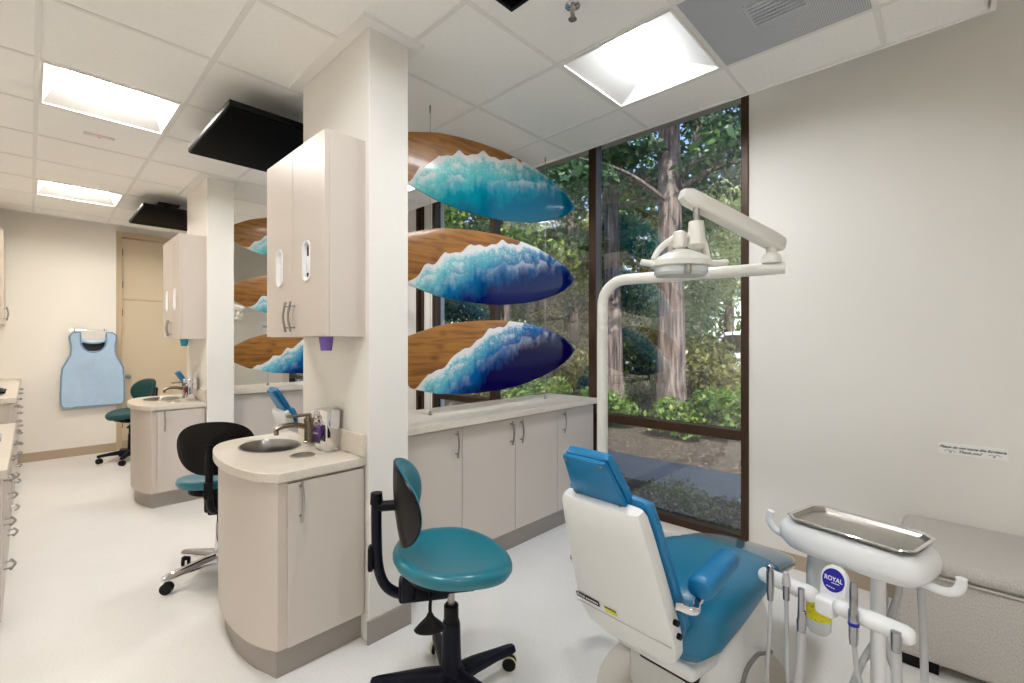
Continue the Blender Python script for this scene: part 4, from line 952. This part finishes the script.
# instruments hanging in the bar, each with its hose
def instrument(name, label, x, kind):
    q = thing(name, label, 'instrument', tuple(du_m @ Vector((x, -0.235, 0.565))), DR, 'instruments in the holder bar')
    hm = 'hose_grey'
    K = Matrix.Diagonal((1.22, 1.22, 1.0, 1.0))
    if kind == 'syringe':
        MB().lathe([(0, -0.06), (0.007, -0.06), (0.009, -0.03), (0.0095, 0.03), (0.006, 0.045), (0, 0.047)], 14, K).rbox((0, 0.0, 0.045), (0.02, 0.02, 0.018), 0.006, 3).obj('body', 'tool_metal', q)
        bot = -0.06
    elif kind == 'tip':
        MB().lathe([(0, -0.035), (0.0075, -0.035), (0.008, 0.01), (0, 0.01)], 14, K).obj('body', 'tool_metal', q)
        MB().lathe([(0, 0.01), (0.010, 0.01), (0.0095, 0.03), (0.006, 0.05), (0, 0.052)], 14, K).obj('tip', 'hose_grey', q); bot = -0.035
    elif kind == 'valve':
        MB().lathe([(0, -0.12), (0.0095, -0.12), (0.0105, -0.08), (0.0085, -0.07), (0.007, -0.02), (0.0075, 0.02), (0, 0.022)], 14, K).rbox((0.006, 0, -0.075), (0.016, 0.014, 0.06), 0.005, 3).obj('body', 'tool_metal', q); bot = -0.12
    elif kind == 'handpiece':
        MB().lathe([(0, -0.075), (0.008, -0.075), (0.0095, -0.055), (0.0095, -0.03), (0.0105, -0.005), (0.0105, 0.02), (0.0085, 0.024), (0.0085, 0.07), (0.007, 0.10), (0, 0.102)], 16, K).obj('body', 'tool_metal', q)
        MB().lathe([(0.0101, -0.022), (0.0112, -0.021), (0.0112, -0.012), (0.0101, -0.011)], 16, K).obj('colour_ring', 'logo_blue', q); bot = -0.075
    else:
        MB().lathe([(0, -0.05), (0.0085, -0.05), (0.0095, 0.0), (0.0095, 0.012), (0, 0.013)], 14, K).obj('body', 'tool_metal', q); bot = -0.05
    thick = 0.0125 if kind in ('valve', 'suction') else 0.0062
    d = {'syringe': (-0.01, 0.0), 'tip': (0.003, 0.01), 'valve': (-0.02, 0.02), 'handpiece': (0.05, 0.06), 'suction': (0.01, 0.02)}[kind]
    MB().tube(cr([(0, 0, bot + 0.01), (d[0] * 0.2, d[1] * 0.2, bot - 0.10), (d[0], d[1], -0.33), (d[0] * 1.5, d[1] * 2 + 0.04, -0.54), (d[0] + 0.01, 0.16, -0.552)], 8), thick, 10).obj('hose', hm, q)
instrument('air_syringe', 'chrome air and water syringe at the chair end of the white bar', -0.150, 'syringe')
instrument('polishing_tip', 'slim grey tipped instrument second from the chair end of the bar', -0.100, 'tip')
instrument('suction_valve', 'chrome suction valve on a thick grey hose beside the yellow bottle label', -0.056, 'valve')
instrument('dental_handpiece', 'tall chrome handpiece with a blue ring beside the blue logo', 0.082, 'handpiece')
instrument('saliva_ejector', 'steel ended thick grey hose at the sofa end of the bar', 0.178, 'suction')

# ------------------------------------------------------------------ upholstered bench and the sign on the wall
r = thing('upholstered_bench', 'pale grey fabric bench on dark feet against the wall', 'sofa', (2.80, -0.52, 0))
MB().rbox((0, 0, 0.222), (0.60, 1.40, 0.356), 0.025, 4).obj('base', 'sofa_fabric', r)
MB().rbox((0.0, 0, 0.432), (0.604, 1.404, 0.066), 0.03, 5).obj('cushion_top', 'sofa_fabric', r)
e = 0.302; f = 0.702
MB().tube([(-e, -f + 0.03, 0.399), (-e, f - 0.03, 0.399), (-e + 0.03, f, 0.399), (e - 0.03, f, 0.399)], 0.005, 8).obj('piping', 'sofa_fabric', r)
for x in (-0.24, 0.24):
    for y in (-0.62, 0.62): MB().rbox((x, y, 0.024), (0.09, 0.12, 0.048), 0.004).obj('foot', 'black_plastic', r)
r = thing('wall_notice', 'small framed strip notice asking not to move the furniture, on the white wall', 'sign', (XW, -0.066, 0.815))
MB().box(-0.004, 0.0, -0.118, 0.118, -0.026, 0.026).obj('card', 'label_white', r, smooth=False)
wm = frame_mx(Vector((-0.0042, 0, 0.008)), (0, -1, 0), (0, 0, 1))
text_mesh('lettering', 'Please do not move the furniture.', 0.0168, 'ink', r, wm, shear=0.45, extrude=0.0003, bold=0.0005)
text_mesh('lettering', 'Thank you!', 0.0175, 'ink', r, wm @ Matrix.Translation((-0.008, -0.019, 0)), shear=0.45, extrude=0.0003, bold=0.0004)
sw = MB()
for s in (-1, 1):
    sw.tube(cr([(-0.0045, s * 0.055, -0.014), (-0.0045, s * 0.066, -0.007), (-0.0045, s * 0.078, -0.016), (-0.0045, s * 0.07, -0.018), (-0.0045, s * 0.084, -0.006), (-0.0045, s * 0.098, -0.013)], 5), 0.0009, 5)
sw.obj('ornament', 'ink', r)

# ------------------------------------------------------------------ far end: door, apron, little sign
root = bpy.data.objects.new('door_1', None); C.objects.link(root); struct(root)
yd = YF + 0.08
for nm, x0, x1, z0, z1 in (('frame', 0.735, 0.795, 0, 2.70), ('frame', 1.66, 1.72, 0, 2.70), ('frame_head', 0.795, 1.66, 2.64, 2.70)):
    bbox(nm, 'door_frame', x0, x1, yd - 0.05, yd + 0.12, z0, z1, root)
bbox('door_leaf', 'door_paint', 0.80, 1.655, yd + 0.005, yd + 0.05, 0.10, 1.858, root)
bbox('kick_plate', 'base_vinyl', 0.80, 1.655, yd - 0.002, yd + 0.05, 0.0, 0.098, root)
bbox('transom_panel', 'door_paint', 0.80, 1.655, yd + 0.01, yd + 0.05, 1.878, 2.632, root)
bbox('door_rail', 'door_frame', 0.80, 1.655, yd + 0.0, yd + 0.05, 1.86, 1.876, root)
for z in (0.3, 1.0, 1.7, 2.05, 2.45): MB().tube([(0.799, yd - 0.002, z - 0.04), (0.799, yd - 0.002, z + 0.04)], 0.007, 8).obj('hinge', 'black_plastic', root)
MB().lathe([(0, 0), (0.03, 0), (0.03, 0.006), (0.012, 0.012), (0.012, 0.035), (0.026, 0.045), (0.026, 0.062), (0, 0.068)], 20, Matrix.Translation((0.858, yd + 0.004, 0.90)) @ Matrix.Rotation(PI / 2, 4, 'X')).obj('knob', 'steel', root)
struct(bbox('wall_over_door', 'far_paint', 0.735, 1.84, yd - 0.02, yd + 0.15, 2.70, ZT))

r = thing('apron_rack', 'slim chrome rail with hooks on the far wall above the apron', 'rack', (0.49, YF, 1.475))
MB().tube([(-0.165, -0.035, 0), (0.165, -0.035, 0)], 0.003, 8).obj('rail', 'chrome', r)
for x in (-0.13, 0.13): MB().tube(cr([(x, 0, 0.015), (x, -0.035, 0.012), (x, -0.062, -0.012), (x, -0.075, 0.018)], 5), 0.005, 8).obj('hook', 'chrome', r)
# lead apron: front panel with two shoulder flaps and a scooped neck
def apron():
    r = thing('lead_apron', 'pale blue x-ray apron hanging on the far wall', 'apron', (0.525, YF - 0.05, 1.01))
    prof = [(-0.43, 0.255), (-0.40, 0.275), (-0.30, 0.277), (-0.10, 0.272), (0.02, 0.262), (0.10, 0.225), (0.17, 0.195), (0.24, 0.190), (0.30, 0.192), (0.36, 0.204), (0.405, 0.20), (0.435, 0.165)]
    zs = np.linspace(-0.43, 0.435, 40)
    def neck(z): return 0.0 if z < 0.20 else 0.115 * math.sqrt(max(0.0, 1 - ((0.33 - z) / 0.13) ** 2)) if z < 0.33 else 0.115
    def yoff(x, z): return -0.012 * math.sin(9 * x + 4 * z) - 0.02 * math.exp(-((x / 0.1) ** 2 + ((z - 0.08) / 0.12) ** 2)) - 0.015 * (1 - (x / 0.3) ** 2)
    for side in (-1, 1):
        m = MB(); F, B = [], []
        for z in zs:
            w = float(np.interp(z, [p[0] for p in prof], [p[1] for p in prof])); n0 = neck(z)
            xs_ = [side * (n0 + (w - n0) * k / 12) for k in range(13)]
            F.append([Vector((x, yoff(x, z) - 0.008, z)) for x in xs_]); B.append([Vector((x, yoff(x, z) + 0.008, z)) for x in xs_])
        m.shell(F, B).obj('panel', 'apron_blue', r, angle=70)
        e = [(side * float(np.interp(z, [p[0] for p in prof], [p[1] for p in prof])), 0, z) for z in zs]
        e = [(0, 0, -0.43)] + [(side * 0.12, 0, -0.43)] + e + [(side * neck(z), 0, z) for z in (0.435, 0.40, 0.36, 0.33, 0.30, 0.27, 0.24, 0.22, 0.205, 0.2)] + [(0, 0, 0.199)]
        MB().tube([(x, yoff(x, z), z) for x, _, z in e], 0.0105, 6).obj('binding', 'apron_edge', r)
    MB().rings([[Vector((0.115 * math.cos(t), yy, 0.30 + (0.085 if math.sin(t) < 0 else 0.03) * math.sin(t))) for t in [2 * PI * k / 24 for k in range(24)]] for yy in (0.012, 0.02)]).obj('collar_lining', 'apron_dark', r)
    MB().tube(cr([(-0.12, 0.005, 0.36), (-0.05, -0.01, 0.325), (0.05, -0.01, 0.325), (0.12, 0.005, 0.36)], 5), 0.02, 8).obj('collar_strap', 'apron_blue', r)
apron()
r = thing('wall_plate', 'tiny white plate on the beige end wall between two far boards', 'plate', (2.85, YE - 0.105, 1.60))
MB().rbox((0, 0, 0), (0.17, 0.012, 0.16), 0.003).obj('plate', 'label_white', r)
MB().box(-0.06, 0.06, -0.008, -0.006, -0.02, 0.02).obj('slot', 'hose_grey', r, smooth=False)

# ------------------------------------------------------------------ counters along the aisle wall
def drawer_unit(y0, y1, ztop, label, rows):
    xf = -0.085
    r = thing('drawer_cabinet', label, 'cabinet', (0, 0, 0), 0, 'drawer cabinets along the aisle wall')
    MB().box(XL + 0.005, xf - 0.02, y0 + 0.001, y1 - 0.001, 0.10, ztop - 0.04).obj('body', 'laminate_edge', r, smooth=False)
    MB().box(XL + 0.005, xf - 0.07, y0 + 0.001, y1 - 0.001, 0, 0.099).obj('toe_kick', 'toe_vinyl', r, smooth=False)
    zz = np.linspace(0.11, ztop - 0.045, rows + 1)
    for a, b in zip(zz, zz[1:]):
        d = MB().box(xf - 0.019, xf, y0 + 0.003, y1 - 0.003, a + 0.002, b - 0.002).obj('drawer', 'laminate', r, smooth=False)
        ym_ = (y0 + y1) / 2; bow_handle((xf, ym_ - 0.06, b - 0.05), (xf, ym_ + 0.06, b - 0.05), (0.03, 0, 0), d)
ys = (3.0, 3.55, 4.10, 4.65)
for k in range(3): drawer_unit(ys[k], ys[k + 1], 0.78, ('low drawer cabinet nearest the camera at the picture edge', 'middle low drawer cabinet along the aisle wall', 'low drawer cabinet touching the taller far cabinets')[k], 3)
tag(bbox('side_worktop', 'quartz', XL + 0.002, -0.065, 2.98, 4.66, 0.742, 0.78, bev=0.003), 'low pale worktop with papers along the aisle wall', 'worktop')
ys = (4.95, 5.6, 6.25, 6.9, 7.4)
for k in range(4): drawer_unit(ys[k], ys[k + 1] , 0.93, ('taller drawer cabinet after the low counter', 'second taller drawer cabinet along the aisle wall', 'third taller drawer cabinet along the aisle wall', 'taller drawer cabinet in the corner by the far wall')[k], 4)
tag(bbox('side_worktop', 'quartz', XL + 0.002, -0.065, 4.93, 7.405, 0.892, 0.93, bev=0.003), 'taller far worktop along the aisle wall', 'worktop')
p = MB()
tag(MB().rbox((-0.26, 3.95, 0.7875), (0.30, 0.22, 0.012), 0.002).rbox((-0.25, 3.96, 0.797), (0.28, 0.20, 0.006), 0.002).obj('magazine', 'magazine'), 'grey magazine lying on the low worktop at the picture edge', 'magazine')
tag(MB().rbox((-0.24, 3.4, 0.7835), (0.21, 0.28, 0.006), 0.001).obj('paper_sheet', 'paper'), 'white paper sheets on the low worktop nearest the camera', 'paper')
tag(MB().rbox((-0.25, 5.5, 0.943), (0.24, 0.36, 0.014), 0.005).rbox((-0.25, 5.5, 0.955), (0.20, 0.32, 0.008), 0.003).obj('black_tray', 'black_plastic'), 'flat black tray on the taller far worktop', 'tray')
y0 = 6.83
r = thing('upper_cabinet', 'pale upper cabinet at the picture edge, touching the far wall', 'cabinet')
MB().box(XL + 0.003, -0.20, y0, y0 + 0.56, 1.52, 2.46).obj('body', 'door_paint', r, smooth=False)
d = MB().box(-0.199, -0.18, y0 + 0.002, y0 + 0.558, 1.52, 2.46).obj('door', 'laminate', r, smooth=False)
bow_handle((-0.18, y0 + 0.06, 1.56), (-0.18, y0 + 0.06, 1.68), (0.026, 0, 0), d)

# ------------------------------------------------------------------ outside: ground, path, planting, trees
struct(bbox('ground', 'soil', XW + W, 40, -20, 60, -0.32, -0.12))
struct(bbox('ground_path', 'concrete', 4.25, 5.15, -10, 20, -0.12, -0.06))
rng = np.random.default_rng(3)
def leaves(name, m, blobs, n, size, parent, flat=0.0, hang=0.0):
    """leaf blades scattered in ellipsoids: blobs = (cx, cy, cz, rx, ry, rz)"""
    B = np.array(blobs, float); vol = (B[:, 3] * B[:, 4] * B[:, 5]); pick = rng.choice(len(B), n, p=vol / vol.sum())
    d = rng.normal(size=(n, 3)); d /= np.linalg.norm(d, axis=1)[:, None]; rad = rng.random(n) ** 0.45
    c = B[pick, :3] + d * rad[:, None] * B[pick, 3:6]
    c[:, 2] -= hang * (np.hypot(d[:, 0], d[:, 1]) * rad) ** 2
    u = rng.normal(size=(n, 3)); u[:, 2] *= (1 - flat); u /= np.linalg.norm(u, axis=1)[:, None]
    v = np.cross(u, rng.normal(size=(n, 3))); v /= np.linalg.norm(v, axis=1)[:, None]
    s = size * (0.6 + 0.8 * rng.random(n))[:, None]
    P = np.stack([c - u * s, c + v * s * 0.45, c + u * s, c - v * s * 0.45], axis=1).reshape(-1, 3)
    me = bpy.data.meshes.new(name); me.vertices.add(4 * n); me.vertices.foreach_set('co', P.ravel().astype(np.float32))
    me.loops.add(4 * n); me.loops.foreach_set('vertex_index', np.arange(4 * n, dtype=np.int32))
    me.polygons.add(n); me.polygons.foreach_set('loop_start', np.arange(0, 4 * n, 4, dtype=np.int32)); me.polygons.foreach_set('loop_total', np.full(n, 4, np.int32))
    me.update(calc_edges=True)
    a = me.attributes.new('tint', 'FLOAT', 'FACE'); a.data.foreach_set('value', np.clip(rng.normal(0.5, 0.24, n), 0, 1).astype(np.float32))
    me.materials.append(M[m]); o = bpy.data.objects.new(name, me); C.objects.link(o); o.parent = parent; return o
def tree(label, x, y, r0, h, crown, m, n, size, lean=(0, 0), name='tree', group='trees outside the window', hang=0.0, branches=6):
    t = thing(name, label, 'tree', (x, y, -0.12), 0, group)
    tr = MB(); pts, rr = [], []
    for k in range(13):
        f = k / 12; pts.append((lean[0] * f * h + 0.04 * math.sin(5 * f + x), lean[1] * f * h + 0.04 * math.cos(4 * f + y), h * f)); rr.append(r0 * (1 - 0.55 * f) * (1.22 if k == 0 else 1))
    tr.tube(pts, rr, 18).obj('trunk', 'bark', t)
    rnd = random.Random(int(x * 31 + y * 17)); br = MB(); bl = []
    for c in crown: bl.append(c)
    for k in range(branches):
        c = crown[k % len(crown)]; z0 = max(0.3 * h, c[2] - 0.3)
        q = Vector((lean[0] * z0, lean[1] * z0, z0)); e = Vector((c[0] + rnd.uniform(-.5, .5) * c[3], c[1] + rnd.uniform(-.5, .5) * c[4], c[2] + rnd.uniform(-.4, .4) * c[5]))
        br.tube(cr([q, q * 0.5 + e * 0.5 + Vector((0, 0, 0.15)), e], 4), [r0 * 0.22 * (1 - 0.09 * i) for i in range(9)], 6)
    if branches: br.obj('branches', 'bark', t)
    leaves('foliage', m, bl, n, size, t, hang=hang)
    return t
def drooping(h0, h1, R, k, seed):
    rnd = random.Random(seed); out = []
    for i in range(k):
        a = rnd.uniform(0, 2 * PI); z = h0 + (h1 - h0) * i / k; q = rnd.uniform(0.4, 1.0) * R
        out.append((q * math.cos(a), q * math.sin(a), z, rnd.uniform(0.5, 1.0), rnd.uniform(0.5, 1.0), rnd.uniform(0.16, 0.34)))
    return out
def bushy(h0, h1, R, k, seed, s=0.7):
    rnd = random.Random(seed)
    return [(rnd.uniform(-R, R), rnd.uniform(-R, R), rnd.uniform(h0, h1), s * rnd.uniform(0.6, 1.2), s * rnd.uniform(0.6, 1.2), s * rnd.uniform(0.5, 0.9)) for _ in range(k)]
tree('broad redwood trunk close behind the path, framed in the tall window pane', 7.45, 3.48, 0.25, 9.0, drooping(3.9, 8.5, 2.2, 26, 1), 'needles', 9000, 0.075, (0.012, -0.008), 'redwood_tree', hang=0.3)
tree('slimmer redwood trunk beside the window mullion', 8.0, 4.85, 0.19, 9.0, drooping(4.4, 8.5, 2.0, 24, 2), 'needles', 8000, 0.075, (0.0, 0.0), 'redwood_tree', hang=0.3)
tree('dark conifer with drooping branches seen above the topmost board', 7.6, 7.6, 0.2, 8.5, drooping(2.4, 8.0, 2.2, 30, 3), 'needles', 11000, 0.075, (0.0, 0.01), 'conifer_tree', hang=0.3)
tree('tall conifer seen past the second window mullion', 6.9, 9.8, 0.16, 8.0, drooping(2.2, 7.6, 2.0, 26, 4), 'needles', 9000, 0.075, (0.01, 0.0), 'conifer_tree', hang=0.3)
tree('thin stemmed tree between the boards and the mullion', 6.4, 6.3, 0.075, 5.5, bushy(3.0, 5.4, 1.3, 9, 5), 'leaf_green', 5000, 0.06, (0.03, 0.02), 'young_tree')
tree('leaning thin tree behind the lowest board', 6.0, 8.3, 0.07, 5.0, bushy(2.6, 5.0, 1.3, 9, 6), 'leaf_green', 5000, 0.06, (-0.03, 0.05), 'young_tree')
tree('tree with sunlight painted into its pale leaves, behind the lamp head near the jamb', 10.4, 4.2, 0.10, 5.2, bushy(1.8, 4.6, 1.3, 15, 7, 0.8), 'leaf_backlit', 13000, 0.055, (0, 0.0), 'backlit_tree')  # pale leaf tint stands for sun shining through the crown
tree('bright green tree behind the redwoods', 11.5, 7.3, 0.14, 7.0, bushy(2.0, 6.5, 1.9, 16, 8, 0.9), 'leaf_green', 9000, 0.08, (0, 0), 'leafy_tree')
tree('bright leafy tree at the far back beyond the boards', 11.5, 11.5, 0.15, 7.0, bushy(1.8, 6.5, 2.2, 18, 9, 1.0), 'leaf_green', 9000, 0.09, (0, 0), 'leafy_tree')
tree('olive coloured tree beyond the second mullion', 9.5, 14.0, 0.15, 7.0, bushy(1.5, 6.5, 2.2, 18, 10, 1.0), 'leaf_olive', 9000, 0.09, (0, 0), 'leafy_tree')
tree('dark backdrop conifer beside the slim redwood', 12.5, 9.2, 0.2, 11.0, drooping(2.5, 10.5, 2.6, 32, 11), 'needles', 9000, 0.10, (0, 0), 'conifer_tree', hang=0.3)
tree('dark backdrop conifer near the jamb top', 13.5, 5.4, 0.2, 12.0, drooping(4.0, 11.5, 2.8, 34, 12), 'needles', 10000, 0.10, (0, 0), 'conifer_tree', hang=0.3)
tree('furthest conifer beyond the next bay', 10.0, 19.0, 0.2, 9.0, drooping(2.0, 8.6, 2.6, 30, 13), 'needles', 8000, 0.11, (0, 0), 'conifer_tree', hang=0.3)
for k, (x, y) in enumerate(((18.0, 6.0), (17.0, 10.0), (17.5, 14.5), (15.0, 19.0), (13.0, 24.0))):
    tree('far backdrop tree closing the view, ' + ('right of the redwoods', 'between the redwoods', 'behind the topmost board', 'behind the mullion', 'deep beyond the boards')[k], x, y, 0.2, 8.0, bushy(0.8, 7.5, 2.6, 24, 40 + k, 1.3), ('leaf_green', 'leaf_olive', 'needles', 'leaf_green', 'leaf_olive')[k], 9000, 0.14, (0, 0), 'leafy_tree')
def shrub(label, x, y, R, h, m, n, size, name='shrub', group='shrubs outside the window', k=7):
    t = thing(name, label, 'shrub', (x, y, -0.12), 0, group); rnd = random.Random(int(x * 13 + y * 71))
    st = MB()
    bl = [(rnd.uniform(-R, R) * 0.6, rnd.uniform(-R, R) * 0.6, h * rnd.uniform(0.3, 0.75), R * 0.55, R * 0.55, h * 0.3) for _ in range(k)]
    for b in bl: st.tube([(0, 0, 0), (b[0] * 0.5, b[1] * 0.5, b[2] * 0.6), b[:3]], [0.02, 0.014, 0.006], 5)
    st.obj('stems', 'bark', t); leaves('foliage', m, bl, n, size, t)
SH = [(8.6, 3.1, 0.9, 1.7, 'leaf_olive', 'olive hedge bush right behind the broad redwood'), (9.2, 4.6, 1.0, 1.8, 'leaf_green', 'green bush between the two redwood trunks'),
      (9.0, 6.2, 1.1, 1.8, 'leaf_olive', 'olive bush behind the slim redwood'), (8.8, 8.4, 1.1, 1.7, 'leaf_green', 'green bush below the middle board'),
      (8.3, 10.6, 1.2, 1.7, 'leaf_olive', 'olive bush far along the hedge'), (8.0, 13.0, 1.3, 1.8, 'leaf_green', 'last green bush along the hedge'),
      (7.2, 2.35, 0.6, 0.85, 'leaf_green', 'low bright ivy bush near the window jamb'), (6.9, 2.9, 0.5, 0.7, 'leaf_green', 'low ivy bush in front of the broad redwood'),
      (6.8, 4.4, 0.55, 0.7, 'leaf_green', 'low green plant between path and slim redwood'), (6.7, 5.7, 0.6, 0.8, 'leaf_green', 'low plant along the path below the boards'),
      (6.6, 7.2, 0.7, 0.9, 'leaf_olive', 'low olive plant further along the path'), (10.2, 2.6, 0.8, 1.1, 'leaf_green', 'dark bush by the metal fence')]
for x, y, R, h, m, lab in SH: shrub(lab, x, y, R, h, m, int(2600 * R * h) + 900, 0.06 if h > 1 else 0.05)
for k, (x, y) in enumerate(((3.62, 1.25), (3.75, 1.75), (3.66, 2.3), (3.8, 2.9), (3.72, 3.6), (3.7, 0.75))):
    shrub('dry low ground plant outside the glass, ' + ('by the jamb', 'one step from the jamb', 'in the middle of the lower pane', 'behind the dental chair headrest', 'behind the counter', 'beyond the jamb edge')[k], x, y, 0.33, 0.30, 'leaf_bed', 480, 0.024, 'ground_plant', 'plants in the bed under the window', 6)
# fence and a parked white car shape behind
f = thing('metal_fence', 'dark metal bar fence behind the shrubs near the window jamb', 'fence', (12.2, 3.0, -0.12))
for z in (0.25, 1.55): MB().box(-0.02, 0.02, -2.0, 2.2, z - 0.02, z + 0.02).obj('rail', 'fence_dark', f, smooth=False)
for k in range(22): MB().box(-0.012, 0.012, -2.0 + 0.2 * k - 0.012, -2.0 + 0.2 * k + 0.012, 0.0, 1.7).obj('bar', 'fence_dark', f, smooth=False)
v = thing('parked_van', 'white vehicle glimpsed behind the fence near the window jamb', 'vehicle', (15.5, 4.6, -0.12), math.radians(90))
MB().rings([[Vector((x, w, z)) for x, z in ((-2.1, 0.35), (2.1, 0.35), (2.15, 0.8), (1.9, 1.05), (1.0, 1.15), (0.45, 1.75), (-1.9, 1.8), (-2.1, 1.1))] for w in (-0.85, 0.85)]).obj('body', 'white_car', v, bev=0.08)
MB().rings([[Vector((x, w, z)) for x, z in ((-1.7, 1.15), (0.85, 1.15), (0.4, 1.65), (-1.7, 1.68))] for w in (-0.87, 0.87)]).obj('side_windows', 'black_gloss', v, smooth=False)
for x in (-1.3, 1.3):
    for w in (-0.8, 0.8): MB().lathe([(0, -0.1), (0.33, -0.1), (0.35, -0.05), (0.35, 0.05), (0.33, 0.1), (0, 0.1)], 24, Matrix.Translation((x, w, 0.35)) @ Matrix.Rotation(PI / 2, 4, 'X')).obj('wheel', 'rubber', v)
struct(bbox('ground_road', 'concrete', 13.0, 30, -20, 60, -0.12, -0.11))

# ------------------------------------------------------------------ light, sky, camera
w = bpy.data.worlds.new('sky'); bpy.context.scene.world = w; w.use_nodes = True; nt = w.node_tree
bg = nt.nodes['Background']; sky = nt.nodes.new('ShaderNodeTexSky'); sky.sky_type = 'NISHITA'; sky.sun_disc = False
sky.sun_elevation = math.radians(52); sky.sun_rotation = math.radians(250); sky.air_density = 1.0; sky.dust_density = 1.0
nt.links.new(sky.outputs['Color'], bg.inputs['Color']); bg.inputs['Strength'].default_value = 0.30
sl = bpy.data.lights.new('sun', 'SUN'); sl.energy = 8.0; sl.angle = math.radians(0.6); sl.color = (1.0, 0.95, 0.86)
so = bpy.data.objects.new('sun', sl); C.objects.link(so)
sd = Vector((0.45, 0.42, -0.80)).normalized()      # travels away from the building, downwards
so.rotation_euler = sd.to_track_quat('-Z', 'Y').to_euler()
cam = bpy.data.cameras.new('camera'); cam.sensor_width = 36; cam.lens = 461.2 / 1024 * 36; cam.clip_start = 0.02
co = bpy.data.objects.new('camera', cam); C.objects.link(co); co.location = (0, 0, 1.34)
co.rotation_euler = (PI / 2, 0, -math.radians(90 - 43.706)); bpy.context.scene.camera = co
sc = bpy.context.scene
sc.view_settings.view_transform = 'Standard'; sc.view_settings.look = 'None'; sc.view_settings.gamma = 1.0; sc.view_settings.use_curve_mapping = False
sc.view_settings.exposure = 0.92
sc.cycles.use_denoising = True; sc.cycles.max_bounces = 10; sc.cycles.diffuse_bounces = 6; sc.cycles.transparent_max_bounces = 16
sc.cycles.sample_clamp_indirect = 8.0; sc.cycles.caustics_reflective = False; sc.cycles.caustics_refractive = False
